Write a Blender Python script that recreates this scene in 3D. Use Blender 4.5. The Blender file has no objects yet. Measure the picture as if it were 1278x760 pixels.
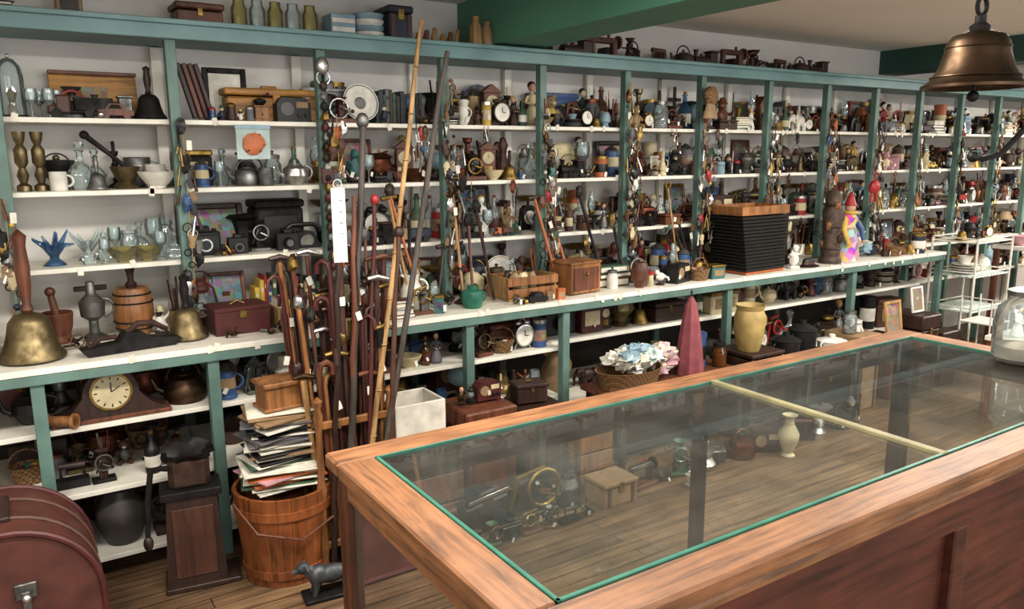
import bpy, math, random
from mathutils import Vector, Matrix, noise, Euler

# ------------------------------------------------------------------ materials
def lin(h):
    h=h.lstrip('#'); o=[]
    for i in (0,2,4):
        c=int(h[i:i+2],16)/255
        o.append(c/12.92 if c<=.04045 else ((c+.055)/1.055)**2.4)
    return o
COL={
 'white':('DFDBD0',.55,0,'plain'),'cream':('C9BC98',.55,0,'plain'),'blue':('3A5680',.45,0,'plain'),'navy':('262C3E',.5,0,'plain'),
 'lblue':('8AA4B0',.5,0,'plain'),'red':('9C2C2E',.45,0,'plain'),'dred':('502422',.5,0,'plain'),'orange':('B0653C',.55,0,'plain'),
 'yellow':('C0A24C',.55,0,'plain'),'green':('3F5A44',.55,0,'plain'),'teal':('3F706E',.5,0,'plain'),'purple':('54475E',.55,0,'plain'),
 'pink':('BE929A',.6,0,'plain'),'black':('151413',.45,0,'plain'),'grey':('68676A',.55,0,'plain'),'brown':('523629',.55,0,'plain'),
 'tan':('98805F',.65,0,'plain'),'skin':('BE957A',.55,0,'plain'),
 'brass':('A0864F',.36,1,'metal'),'copper':('784C3A',.42,1,'metal'),'pewter':('868682',.4,1,'metal'),'silver':('CCCBC8',.26,1,'metal'),
 'iron':('2A2827',.5,.6,'metal'),'bronze':('5A4838',.38,1,'metal'),'oldbrass':('887A5C',.38,1,'metal'),'rust':('48342A',.75,.3,'metal'),
 'wl':('8E623A',.5,0,'wood'),'wm':('663C29',.5,0,'wood'),'wd':('36231B',.5,0,'wood'),'wo':('A07648',.55,0,'wood'),'pine':('A8875A',.55,0,'wood'),
 'wicker':('7A5C3C',.7,0,'wicker'),'paper':('DEDACB',.8,0,'plain'),'card':('94795A',.8,0,'plain'),
 'gclear':('E8F2F2',.03,0,'glass'),'gblue':('6E9CC8',.03,0,'glass'),'ggreen':('8FB8A0',.03,0,'glass'),'gamber':('A8743A',.03,0,'glass'),
 'gpink':('D8A8B8',.03,0,'glass'),'gyel':('D8D09A',.03,0,'glass'),
 'art':('7A604A',.6,0,'art'),'art2':('4A5C66',.6,0,'art'),'cloth':('D0CCBC',.9,0,'cloth'),'floral':('C4A8A4',.9,0,'art'),
 'quilt':('A83C50',.9,0,'quilt'),'junk':('3A3230',.5,.2,'art'),
}
MC={}
def newmat(name):
    m=bpy.data.materials.new(name); m.use_nodes=True
    nt=m.node_tree; nt.nodes.clear()
    return m,nt,nt.nodes,nt.links
def ramp(N,stops):
    r=N.new('ShaderNodeValToRGB'); e=r.color_ramp.elements
    while len(e)<len(stops): e.new(.5)
    for i,(p,c) in enumerate(stops):
        e[i].position=p; e[i].color=(*c,1)
    return r
def shade(c,k): return [min(1,max(0,x*k)) for x in c]
def make(name,col,rough,metal,kind,axis=2,scale=1.0,var=.35):
    m,nt,N,L=newmat(name)
    out=N.new('ShaderNodeOutputMaterial')
    c=lin(col)
    tc=N.new('ShaderNodeTexCoord'); mp=N.new('ShaderNodeMapping'); L.new(tc.outputs['Object'],mp.inputs[0])
    if kind=='glass':
        tr=N.new('ShaderNodeBsdfTransparent'); tr.inputs[0].default_value=(*[.25+.75*x for x in c],1)
        gl=N.new('ShaderNodeBsdfGlossy'); gl.inputs['Roughness'].default_value=rough; gl.inputs[0].default_value=(1,1,1,1)
        df=N.new('ShaderNodeBsdfDiffuse'); df.inputs[0].default_value=(*c,1)
        fr=N.new('ShaderNodeFresnel'); fr.inputs[0].default_value=1.5
        ns=N.new('ShaderNodeTexNoise'); ns.inputs['Scale'].default_value=9; L.new(mp.outputs[0],ns.inputs[0])
        ml=N.new('ShaderNodeMath'); ml.operation='MULTIPLY'; ml.inputs[1].default_value=.34*scale; L.new(ns.outputs[0],ml.inputs[0])
        m1=N.new('ShaderNodeMixShader'); L.new(ml.outputs[0],m1.inputs[0]); L.new(tr.outputs[0],m1.inputs[1]); L.new(df.outputs[0],m1.inputs[2])
        m2=N.new('ShaderNodeMixShader'); L.new(fr.outputs[0],m2.inputs[0]); L.new(m1.outputs[0],m2.inputs[1]); L.new(gl.outputs[0],m2.inputs[2])
        L.new(m2.outputs[0],out.inputs[0]); return m
    p=N.new('ShaderNodeBsdfPrincipled'); L.new(p.outputs[0],out.inputs[0])
    p.inputs['Roughness'].default_value=rough; p.inputs['Metallic'].default_value=metal
    bump=N.new('ShaderNodeBump'); L.new(bump.outputs[0],p.inputs['Normal'])
    if kind=='wood':
        s=[40*scale]*3; s[axis]=2.6*scale; mp.inputs['Scale'].default_value=s
        ns=N.new('ShaderNodeTexNoise'); ns.inputs['Scale'].default_value=1.0; ns.inputs['Detail'].default_value=8; ns.inputs['Roughness'].default_value=.65; ns.inputs['Distortion'].default_value=.4
        L.new(mp.outputs[0],ns.inputs[0])
        r=ramp(N,[(.32,shade(c,.36)),(.5,c),(.7,shade(c,1.4))]); L.new(ns.outputs[0],r.inputs[0])
        n2=N.new('ShaderNodeTexNoise'); n2.inputs['Scale'].default_value=7; n2.inputs['Detail'].default_value=6; L.new(tc.outputs['Object'],n2.inputs[0])
        r2=ramp(N,[(.35,(.68,.66,.64)),(.65,(1.08,1.08,1.08))]); L.new(n2.outputs[0],r2.inputs[0])
        mx=N.new('ShaderNodeMix'); mx.data_type='RGBA'; mx.blend_type='MULTIPLY'; mx.inputs[0].default_value=1; L.new(r.outputs[0],mx.inputs[6]); L.new(r2.outputs[0],mx.inputs[7]); L.new(mx.outputs[2],p.inputs[0])
        L.new(ns.outputs[0],bump.inputs['Height']); bump.inputs['Strength'].default_value=.25; bump.inputs['Distance'].default_value=.002
    elif kind=='metal':
        ns=N.new('ShaderNodeTexNoise'); ns.inputs['Scale'].default_value=22; ns.inputs['Detail'].default_value=5; L.new(mp.outputs[0],ns.inputs[0])
        r=ramp(N,[(.3,shade(c,.45)),(.6,c),(.8,shade(c,1.2))]); L.new(ns.outputs[0],r.inputs[0]); L.new(r.outputs[0],p.inputs[0])
        rr=ramp(N,[(.3,[min(1,rough+.3)]*3),(.7,[rough]*3)]); L.new(ns.outputs[0],rr.inputs[0]); L.new(rr.outputs[0],p.inputs['Roughness'])
        L.new(ns.outputs[0],bump.inputs['Height']); bump.inputs['Strength'].default_value=.15; bump.inputs['Distance'].default_value=.002
    elif kind=='wicker':
        w=N.new('ShaderNodeTexChecker'); w.inputs['Scale'].default_value=90; L.new(mp.outputs[0],w.inputs[0])
        w.inputs[1].default_value=(*shade(c,1.3),1); w.inputs[2].default_value=(*shade(c,.45),1); L.new(w.outputs[0],p.inputs[0])
        L.new(w.outputs[1],bump.inputs['Height']); bump.inputs['Strength'].default_value=.4; bump.inputs['Distance'].default_value=.003
    elif kind in('art','quilt'):
        v=N.new('ShaderNodeTexVoronoi'); v.inputs['Scale'].default_value=38 if kind=='art' else 24; L.new(mp.outputs[0],v.inputs[0])
        hs=N.new('ShaderNodeMix'); hs.data_type='RGBA'; hs.inputs[0].default_value=.85 if kind=='art' else .5
        L.new(v.outputs['Color'],hs.inputs[6]); hs.inputs[7].default_value=(*c,1); L.new(hs.outputs[2],p.inputs[0])
    elif kind=='cloth':
        w=N.new('ShaderNodeTexNoise'); w.inputs['Scale'].default_value=30; L.new(mp.outputs[0],w.inputs[0])
        r=ramp(N,[(.35,shade(c,.6)),(.6,c)]); L.new(w.outputs[0],r.inputs[0]); L.new(r.outputs[0],p.inputs[0])
        L.new(w.outputs[0],bump.inputs['Height']); bump.inputs['Strength'].default_value=.5
    else:
        ns=N.new('ShaderNodeTexNoise'); ns.inputs['Scale'].default_value=14*scale; ns.inputs['Detail'].default_value=5; L.new(mp.outputs[0],ns.inputs[0])
        r=ramp(N,[(.3,shade(c,1-var)),(.65,c)]); L.new(ns.outputs[0],r.inputs[0]); L.new(r.outputs[0],p.inputs[0])
        L.new(ns.outputs[0],bump.inputs['Height']); bump.inputs['Strength'].default_value=.05; bump.inputs['Distance'].default_value=.002
    return m
def M(k):
    if k not in MC:
        c=COL[k]; MC[k]=make(k,*c)
    return MC[k]
def reg(k,*a,**kw): MC[k]=make(k,*a,**kw)

# ------------------------------------------------------------------ mesh builder
class B:
    def __init__(s): s.v=[];s.f=[];s.m=[];s.mats=[];s.M=Matrix.Identity(4)
    def mi(s,k):
        if k not in s.mats: s.mats.append(k)
        return s.mats.index(k)
    def add(s,vs,fs,k):
        o=len(s.v); s.v+=[s.M@Vector(p) for p in vs]; i=s.mi(k)
        for f in fs: s.f.append([o+j for j in f]); s.m.append(i)
    def box(s,c,d,k,b=.003,rot=None):
        h=[x/2 for x in d]; b=min(b,min(h)*.45)
        R=Euler(rot).to_matrix() if rot else Matrix.Identity(3); c=Vector(c)
        vs=[];idx={}
        for x in(-1,1):
            for y in(-1,1):
                for z in(-1,1):
                    sg=(x,y,z)
                    for a in range(3):
                        p=Vector([sg[i]*(h[i]-(0 if i==a else b)) for i in range(3)])
                        idx[(sg,a)]=len(vs); vs.append(c+R@p)
        fs=[]
        for a in range(3):
            o1,o2=[i for i in range(3) if i!=a]
            for sa in(-1,1):
                q=[]
                for s1,s2 in((-1,-1),(1,-1),(1,1),(-1,1)):
                    g=[0,0,0];g[a]=sa;g[o1]=s1;g[o2]=s2;q.append(idx[(tuple(g),a)])
                if (sa>0)==(a==1): q.reverse()
                fs.append(q)
        for c3 in range(3):
            a,b2=[i for i in range(3) if i!=c3]
            for sa in(-1,1):
                for sb in(-1,1):
                    g=[0,0,0];g[a]=sa;g[b2]=sb
                    g[c3]=-1;t1=tuple(g);g[c3]=1;t2=tuple(g)
                    fs.append([idx[(t1,a)],idx[(t2,a)],idx[(t2,b2)],idx[(t1,b2)]])
        for x in(-1,1):
            for y in(-1,1):
                for z in(-1,1): fs.append([idx[((x,y,z),a)] for a in range(3)])
        s.add(vs,fs,k)
    def lathe(s,pr,k,seg=16,at=(0,0,0),sc=(1,1)):
        vs=[];rings=[]
        for r,z in pr:
            if r<=1e-6: rings.append([len(vs)]); vs.append((at[0],at[1],at[2]+z))
            else:
                rings.append(list(range(len(vs),len(vs)+seg)))
                for i in range(seg):
                    a=2*math.pi*i/seg; vs.append((at[0]+r*math.cos(a)*sc[0],at[1]+r*math.sin(a)*sc[1],at[2]+z))
        fs=[]
        for A,C in zip(rings,rings[1:]):
            for i in range(seg):
                j=(i+1)%seg
                if len(A)==1 and len(C)==1: break
                if len(A)==1: fs.append([A[0],C[j],C[i]])
                elif len(C)==1: fs.append([A[i],A[j],C[0]])
                else: fs.append([A[i],A[j],C[j],C[i]])
        s.add(vs,fs,k)
    def ball(s,c,r,k,seg=12,rn=7):
        if not hasattr(r,'__len__'): r=(r,r,r)
        pr=[(math.sin(math.pi*i/rn),-math.cos(math.pi*i/rn)) for i in range(rn+1)]
        pr[0]=(0,-1);pr[-1]=(0,1)
        o=s.M; s.M=s.M@Matrix.Translation(c)@Matrix.Diagonal((*r,1)); s.lathe(pr,k,seg); s.M=o
    def blob(s,c,r,k,amp=.25,f=2.5,seed=0,seg=18,rn=12):
        vs=[];fs=[]
        for i in range(rn+1):
            for j in range(seg):
                t=math.pi*i/rn;a=2*math.pi*j/seg
                n=Vector((math.sin(t)*math.cos(a),math.sin(t)*math.sin(a),math.cos(t)))
                q=1+amp*noise.noise(n*f+Vector((seed,seed,0)))
                vs.append((c[0]+n.x*r[0]*q,c[1]+n.y*r[1]*q,c[2]+n.z*r[2]*q))
        for i in range(rn):
            for j in range(seg):
                j2=(j+1)%seg; fs.append([i*seg+j,(i+1)*seg+j,(i+1)*seg+j2,i*seg+j2])
        s.add(vs,fs,k)
    def tube(s,P,r,k,seg=8):
        P=[Vector(p) for p in P]; n=len(P)
        if not hasattr(r,'__len__'): r=[r]*n
        T=[((P[min(i+1,n-1)]-P[max(i-1,0)]).normalized()) for i in range(n)]
        u=T[0].orthogonal().normalized(); vs=[]
        for i in range(n):
            u=(u-T[i]*u.dot(T[i])).normalized(); w=T[i].cross(u)
            for j in range(seg):
                a=2*math.pi*j/seg; vs.append(P[i]+(u*math.cos(a)+w*math.sin(a))*r[i])
        fs=[[i*seg+j,i*seg+(j+1)%seg,(i+1)*seg+(j+1)%seg,(i+1)*seg+j] for i in range(n-1) for j in range(seg)]
        fs.append(list(range(seg))[::-1]); fs.append([(n-1)*seg+j for j in range(seg)])
        s.add(vs,fs,k)
    def ring(s,c,R,r,k,axis='z',seg=20,a0=0,a1=360,sg=6):
        pts=[]
        for i in range(seg+1):
            a=math.radians(a0+(a1-a0)*i/seg); x,y=R*math.cos(a),R*math.sin(a)
            p={'z':(x,y,0),'y':(x,0,y),'x':(0,x,y)}[axis]; pts.append(Vector(c)+Vector(p))
        s.tube(pts,r,k,sg)
    def prism(s,poly,y0,y1,k):
        n=len(poly); vs=[(x,y0,z) for x,z in poly]+[(x,y1,z) for x,z in poly]
        fs=[list(range(n)),list(range(2*n-1,n-1,-1))]+[[i,n+i,n+(i+1)%n,(i+1)%n][::-1] for i in range(n)]
        s.add(vs,fs,k)
    def bb(s):
        return [(min(p[i] for p in s.v),max(p[i] for p in s.v)) for i in range(3)]
    def merge(s,o,mat):
        off=len(s.v); s.v+=[mat@p for p in o.v]; mp=[s.mi(k) for k in o.mats]
        for f,m in zip(o.f,o.m): s.f.append([off+j for j in f]); s.m.append(mp[m])
    def obj(s,name,loc=(0,0,0),rz=0,sc=1,parent=None,rot=None):
        me=bpy.data.meshes.new(name); me.from_pydata([tuple(p) for p in s.v],[],s.f)
        for k in s.mats: me.materials.append(M(k))
        me.polygons.foreach_set('material_index',s.m)
        me.polygons.foreach_set('use_smooth',[True]*len(s.f)); me.update()
        try: me.set_sharp_from_angle(angle=math.radians(38))
        except Exception: pass
        o=bpy.data.objects.new(name,me); bpy.context.scene.collection.objects.link(o)
        o.location=loc; o.rotation_euler=rot if rot else (0,0,rz); o.scale=(sc,sc,sc)
        if parent: o.parent=parent
        return o

# ------------------------------------------------------------------ item vocabulary
CER=['white','cream','brown','white','lblue','tan','brown','black','cream','grey']
MET=['brass','copper','pewter','iron','silver','oldbrass','bronze','iron']
WOO=['wl','wm','wd','wm','wd']
PNT=['black','black','brown','dred','grey','navy','cream','white','orange','teal','red','blue','yellow','wd','tan','iron','green','wm','black','brown','iron','pewter','white','wd']
GLS=['gclear','gclear','gamber','ggreen','gclear','gblue']
def handle(b,x,z,R,k,r=.005): b.ring((x,0,z),R,r,k,'y',10,-90,90,6)
def curio_vessel(b,R):
    k=R.choice(MET+CER+WOO+MET); n=R.randint(5,9); z=0; r=R.uniform(.025,.05); pr=[(0,0),(r,0)]
    for i in range(n):
        z+=R.uniform(.006,.035); r=min(.065,max(.008,r*R.uniform(.5,1.7))); pr.append((r,z))
    pr.append((0,z+.004)); b.lathe(pr,k,R.choice([8,12,16]))
    t=R.random()
    if t<.2: handle(b,.03,z*.5,.03,k)
    elif t<.4:
        for s in(-1,1): b.ring((s*.035,0,z*.6),.02,.004,k,'y',10)
    elif t<.45: b.tube([(-.02,0,z*.4),(-.06,0,z*.55),(-.075,0,z*.8)],[.01,.008,.005],k)
    elif t<.6: b.ring((0,0,z*.8),.05,.003,k,'y',12,0,180)
    if R.random()<.4: b.ball((0,0,z+.01),R.uniform(.008,.018),R.choice(MET+WOO),8,5)
def mechanical_gadget(b,R):
    k=R.choice(['iron','black','rust','oldbrass','wd','green','dred','pewter']); k2=R.choice(MET+['wm','red']); w=R.uniform(.08,.14)
    b.box((0,0,.01),(w,.07,.02),R.choice([k,'wm','wd'])); h=R.uniform(.07,.15); b.box((R.uniform(-.02,.02),0,h/2),(R.uniform(.02,.06),.03,h),k,.005)
    b.ring((R.uniform(-.03,.03),-.025,h*.75),R.uniform(.025,.045),.005,k2,'y',14); b.tube([(0,-.02,h*.75),(0,-.045,h*.75),(.04,-.05,h*.6)],.004,k2,6); b.ball((.04,-.05,h*.6),.009,'wd',8,5)
    if R.random()<.5: b.lathe([(.01,0),(.035,.03),(.03,.03),(.005,.002)],k,12,(0,0,h))
    else: b.tube([(-w/2,0,.02),(-w/3,0,h),(w/3,0,h*1.15)],[.006,.009,.006],k2)
    for i in range(3): b.tube([(R.uniform(-w/2,w/2),-.036,R.uniform(.02,h)),(R.uniform(-w/2,w/2),.03,R.uniform(.02,h))],.005,R.choice(MET),6)
def carved_figure(b,R):
    k=R.choice(['wd','wm','black','bronze','iron','white','cream','pewter','wl','rust']+PNT); k2=R.choice([k,'skin','cream','wd',k]); s=R.randint(0,99); b.box((0,0,.008),(.07,.05,.016),R.choice([k,'wd']))
    b.blob((0,0,.06),(.03,.024,.05),k,.5,3,s,12,9); b.blob((R.uniform(-.01,.01),-.005,.125),(.019,.019,.024),k2,.3,3,s+3,10,7)
    for x in(-1,1):
        b.tube([(.02*x,0,.09),(.045*x,-.01,R.uniform(.06,.12)),(.04*x,-.03,R.uniform(.04,.16))],[.01,.008,.006],k,6)
    if R.random()<.4: b.tube([(.04,-.03,.0),(.045,-.03,.19)],.003,R.choice(MET),6)
    if R.random()<.4: b.lathe([(.03,.135),(.02,.145),(.016,.165),(0,.17)],R.choice(PNT),10)
def heap_of_hardware(b,R):
    for i in range(9):
        c=(R.uniform(-.05,.05),R.uniform(-.03,.03),R.uniform(.008,.04)); t=R.random(); k=R.choice(MET+['rust','iron','wd'])
        if t<.4: b.ring((c[0],c[1],c[2]+.012),R.uniform(.012,.03),.004,k,R.choice('xyz'),10)
        elif t<.75: b.tube([c,(c[0]+R.uniform(-.06,.06),c[1]+R.uniform(-.03,.03),c[2]+R.uniform(0,.06))],R.uniform(.004,.01),k,7)
        else: b.blob(c,(.02,.018,.016),k,.4,3,i,8,6)
def stacked_saucers(b,R):
    z=0
    for i in range(R.randint(4,8)):
        r=R.uniform(.05,.07); k=R.choice(CER+['silver','pewter']); b.lathe([(0,z),(r*.5,z),(r,z+.012),(r,z+.015),(r*.5,z+.005),(0,z+.005)],k,16); z+=.012
    b.lathe([(0,z),(.02,z),(.035,z+.04),(.032,z+.04),(0,z+.01)],R.choice(CER),14)
def plush_toy(b,R):
    k=R.choice(['tan','brown','white','pink','brown','tan','lblue','black']); k2=R.choice(PNT)
    b.ball((0,0,.05),(.04,.032,.05),k2,12,8); b.ball((0,-.005,.12),(.032,.03,.03),k,12,8); b.ball((0,-.033,.113),(.013,.01,.01),'cream',8,5)
    for x in(-1,1): b.ball((x*.026,0,.147),(.012,.007,.012),k,8,5); b.tube([(x*.035,0,.08),(x*.055,-.015,.05)],[.014,.012],k,8); b.tube([(x*.02,-.02,.02),(x*.035,-.055,.014)],[.017,.014],k,8); b.ball((x*.012,-.03,.127),.004,'black',6,4)
def advertising_tin(b,R):
    k=R.choice(['red','yellow','green','blue','cream','orange','navy','brown','black']); r=R.uniform(.028,.045); h=R.uniform(.1,.18)
    b.lathe([(0,0),(r,0),(r,h),(0,h)],k,18); b.lathe([(r+.002,h*.9),(r+.002,h+.004),(0,h+.006)],R.choice(['silver','brass',k]),18); b.lathe([(r+.0006,h*.25),(r+.001,h*.26),(r+.001,h*.65),(r+.0006,h*.66)],R.choice(['cream','white','art','black']),18)
def shelf_clock(b,R):
    k=R.choice(WOO); b.box((0,0,.012),(.12,.07,.024),k); b.box((0,0,.1),(.095,.055,.16),k,.004); b.prism([(-.06,.18),(.06,.18),(0,.225)],-.033,.033,k); b.tube([(0,-.028,.13),(0,-.032,.13)],.036,'cream',18); b.box((0,-.029,.055),(.05,.003,.05),'brass',.001); b.box((.002,-.0335,.14),(.003,.002,.022),'black',.0003)
def glass_bottle(b,R):
    k=R.choice(GLS+['brown','green']); b.lathe([(0,0),(.034,0),(.037,.008),(.037,.11),(.03,.13),(.012,.155),(.012,.19),(.016,.192),(.016,.2),(0,.2)],k,14)
    b.lathe([(.0,.2),(.01,.2),(.012,.215),(0,.218)],'wl',8)
    b.lathe([(.0375,.035),(.0378,.036),(.0378,.09),(.0375,.091)],R.choice(['paper','cream','dred']),14)
def flower_vase(b,R):
    k=R.choice(CER+['gblue','gpink']); j=R.uniform(.8,1.2)
    b.lathe([(0,0),(.03,0),(.032,.008),(.02,.02),(.05*j,.08),(.052*j,.11),(.02,.16),(.018,.18),(.035,.2),(.03,.2),(.014,.18),(0,.17)],k,16)
    b.ring((0,0,.162),.02,.003,'brass')
def ceramic_pitcher(b,R):
    k=R.choice(CER+MET[:3]); b.lathe([(0,0),(.04,0),(.045,.01),(.058,.06),(.05,.1),(.034,.135),(.04,.17),(.036,.17),(.03,.135),(0,.12)],k,16)
    handle(b,.045,.1,.04,k,.006); b.box((-.042,0,.163),(.025,.02,.012),k,rot=(0,.5,0))
def coffee_mug(b,R):
    k=R.choice(CER+PNT[:4]); b.lathe([(0,0),(.035,0),(.038,.005),(.038,.088),(.035,.09),(.034,.01),(0,.008)],k,16); handle(b,.037,.046,.026,k)
    b.lathe([(.0385,.06),(.0388,.061),(.0388,.066),(.0385,.067)],R.choice(PNT),16)
def mixing_bowl(b,R):
    k=R.choice(CER+['copper','silver','wm']); b.lathe([(0,0),(.035,0),(.037,.01),(.05,.02),(.075,.055),(.085,.075),(.08,.077),(.065,.05),(.03,.02),(0,.018)],k,18)
def candlestick(b,R):
    k=R.choice(MET+['wd','gclear']); b.lathe([(0,0),(.045,0),(.047,.006),(.03,.018),(.012,.03),(.018,.045),(.009,.06),(.009,.11),(.02,.125),(.01,.14),(.012,.17),(.022,.18),(.024,.2),(.016,.2),(0,.19)],k,14)
    if R.random()<.4: b.lathe([(0,.19),(.009,.19),(.009,.25),(0,.255)],R.choice(['white','red','cream']),8)
def wine_glass(b,R):
    k=R.choice(['gclear','gclear','gblue','gclear']); b.lathe([(0,0),(.03,0),(.03,.003),(.005,.008),(.004,.06),(.01,.07),(.03,.09),(.033,.12),(.029,.15),(.027,.15),(.03,.12),(.026,.092),(0,.075)],k,14)
def lidded_jar(b,R):
    k=R.choice(GLS+CER); b.lathe([(0,0),(.042,0),(.046,.008),(.046,.1),(.036,.118),(.036,.13),(0,.13)],k,16)
    kk=R.choice(MET+['red','wl']); b.lathe([(0,.13),(.04,.13),(.04,.15),(.02,.154),(.006,.156),(.012,.17),(0,.176)],kk,16)
    if k[0]=='g' and k!='grey': b.lathe([(0,.01),(.04,.01),(.041,.07),(0,.075)],R.choice(PNT),12)
def teapot(b,R):
    k=R.choice(CER+['silver','copper','iron']); b.lathe([(0,0),(.035,0),(.04,.008),(.065,.045),(.06,.08),(.035,.1),(.034,.104),(.012,.112),(.008,.116),(.013,.126),(0,.132)],k,16)
    b.tube([(-.055,0,.04),(-.085,0,.06),(-.095,0,.1)],[.013,.009,.007],k); handle(b,.055,.06,.033,k,.006)
def copper_kettle(b,R):
    k=R.choice(['copper','iron','pewter']); b.lathe([(0,0),(.07,0),(.075,.01),(.078,.05),(.06,.09),(.03,.1),(.03,.105),(0,.11)],k,18)
    b.ball((0,0,.117),.01,'black'); b.tube([(-.07,0,.04),(-.1,0,.06),(-.115,0,.1)],[.014,.01,.007],k); b.ring((0,0,.09),.06,.005,k,'y',14,0,180); 
def hand_bell(b,R,k='brass',hk='wd'):
    b.lathe([(0,.085),(.03,.08),(.04,.04),(.056,.008),(.066,0),(.07,0),(.07,.006),(.058,.022),(.048,.055),(.042,.085),(.03,.1),(.012,.106),(0,.107)],k,20)
    b.ball((0,0,.008),.012,'iron'); b.lathe([(.008,.104),(.014,.11),(.009,.12),(.013,.14),(.016,.17),(.012,.2),(.016,.215),(0,.225)],hk,12)
def oil_lamp(b,R):
    k=R.choice(['gamber','brass','ggreen','pewter']); b.lathe([(0,0),(.045,0),(.045,.008),(.02,.025),(.04,.05),(.042,.075),(.02,.095),(.02,.11)],k,16)
    b.lathe([(.02,.105),(.026,.11),(.026,.125),(0,.125)],'brass',14); b.lathe([(.02,.125),(.033,.155),(.028,.185),(.015,.22),(.016,.26),(.0145,.26),(.026,.18),(.018,.125)],'gclear',14)
def hurricane_lantern(b,R):
    k=R.choice(['iron','dred','iron','pewter']); b.lathe([(0,0),(.055,0),(.055,.03),(.03,.04),(.025,.05)],k,16); b.lathe([(.028,.05),(.045,.085),(.028,.125)],'gclear',14)
    b.lathe([(.03,.125),(.035,.14),(.018,.17),(.02,.18),(0,.185)],k,14)
    for x in(-1,1): b.tube([(.05*x,0,.03),(.062*x,0,.08),(.05*x,0,.14),(.025*x,0,.16)],.005,k,6)
    b.ring((0,0,.16),.05,.002,'iron','y',14,0,180)
def alarm_clock(b,R):
    k=R.choice(['brass','black','black','silver','wd']); o=b.M; b.M=o@Matrix.Translation((0,0,.062))@Matrix.Rotation(math.pi/2,4,'X')
    b.lathe([(0,-.022),(.045,-.022),(.048,-.018),(.048,.018),(.05,.022),(.044,.024),(.044,.02)],k,20); b.lathe([(.044,.02),(0,.021)],'white',20); b.M=o
    b.box((0,-.023,.074),(.003,.002,.026),'black',.0005); b.box((.01,-.023,.062),(.022,.002,.003),'black',.0005)
    for x in(-1,1): b.tube([(.03*x,0,.025),(.042*x,0,0)],.005,k,6); b.ball((.022*x,0,.115),(.018,.014,.012),k)
    b.ring((0,0,.118),.016,.0025,k,'y',10,0,180)
def film_camera(b,R):
    k=R.choice(['black','wd','black']); j=R.uniform(.8,1.3); b.box((0,0,.045*j),(.13,.05,.09*j),k,.006); b.box((0,0,.09*j+.01),(.05,.045,.025),k if R.random()<.5 else 'silver',.004)
    b.tube([(0,-.02,.045),(0,-.055,.045)],[.03,.027],'iron',16); b.tube([(0,-.056,.045),(0,-.058,.045)],.02,'navy',14)
    b.tube([(.045,0,.09*j),(.045,0,.09*j+.01)],.01,'silver',10)
    b.box((0,-.0255,.083),(.125,.002,.008),'silver',.0005)
def toy_car(b,R):
    k=R.choice(PNT); b.prism([(-.07,.015),(.07,.015),(.072,.035),(.045,.042),(.03,.065),(-.025,.066),(-.045,.042),(-.072,.038)],-.028,.028,k)
    b.prism([(.026,.044),(.015,.061),(-.018,.061),(-.032,.044)],-.0285,.0285,'navy')
    for x in(-.042,.042):
        for y in(-.03,.022): b.tube([(x,y,.015),(x,y+.008,.015)],.015,'black',12)
def toy_truck(b,R):
    k=R.choice(['dred','tan','green','orange','grey','cream']); k2=R.choice(PNT); b.box((-.055,0,.045),(.045,.055,.06),k,.006); b.box((-.068,0,.055),(.02,.05,.02),'navy',.002)
    b.box((-.087,0,.027),(.025,.05,.028),k,.005); b.box((.03,0,.022),(.13,.045,.01),'black')
    for y in(-.027,.027): b.box((.035,y,.047),(.11,.004,.04),k2,.001)
    b.box((.09,0,.047),(.004,.055,.04),k2,.001);b.box((-.02,0,.047),(.004,.055,.04),k2,.001);b.box((.035,0,.03),(.11,.05,.004),k2,.001)
    for x in(-.075,.02,.06):
        for y in(-.035,.025): b.tube([(x,y,.016),(x,y+.01,.016)],.016,'black',12)
def porcelain_figurine(b,R):
    k=R.choice(PNT+['white','pink','cream']); k2=R.choice(['white','cream','skin']); b.lathe([(0,0),(.035,0),(.035,.01),(.03,.012),(.038,.015),(.025,.07),(.014,.095),(.022,.12),(.02,.135),(.008,.145),(.008,.155)],k,14)
    b.ball((0,0,.17),(.017,.018,.021),k2); b.ball((0,.004,.178),(.019,.018,.018),R.choice(['wd','yellow','black','brown']))
    for x in(-1,1): b.tube([(.02*x,0,.13),(.035*x,-.005,.105),(.012*x,-.03,.095)],[.008,.007,.005],k,6); b.ball((.012*x,-.03,.095),.006,k2,6,4)
def bird_figurine(b,R):
    k=R.choice(PNT+['white','brown']); b.lathe([(0,0),(.03,0),(.03,.008),(.01,.014),(.006,.03)],'wd',12); b.ball((0,0,.055),(.038,.022,.028),k); b.ball((-.03,0,.085),.018,k)
    b.tube([(-.045,0,.085),(-.062,0,.082)],[.006,.001],'orange',6); b.tube([(.03,0,.055),(.075,0,.04)],[.014,.004],k,6)
def elephant_figurine(b,R):
    k=R.choice(['grey','iron','wd','white','black']); b.ball((0,0,.06),(.05,.03,.035),k); b.ball((-.055,0,.075),(.025,.022,.025),k)
    b.tube([(-.075,0,.075),(-.09,0,.05),(-.085,0,.02),(-.1,0,.012)],[.011,.009,.007,.005],k)
    for x in(-.03,.03):
        for y in(-.016,.016): b.tube([(x,y,.05),(x,y,0)],[.014,.012],k)
    for y in(-1,1): b.ball((-.045,.025*y,.078),(.014,.006,.022),k)
def row_of_books(b,R):
    x=0
    for i in range(R.randint(4,8)):
        w=R.uniform(.012,.03);h=R.uniform(.13,.2); k=R.choice(PNT+['cream','brown','tan','dred','navy']); b.box((x+w/2,0,h/2),(w*.94,.1,h),k,.002); b.box((x+w/2,-.0505,h*.75),(w*.6,.002,h*.1),'cream',.0005); x+=w
    for v in b.v: v.x-=x/2
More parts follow.
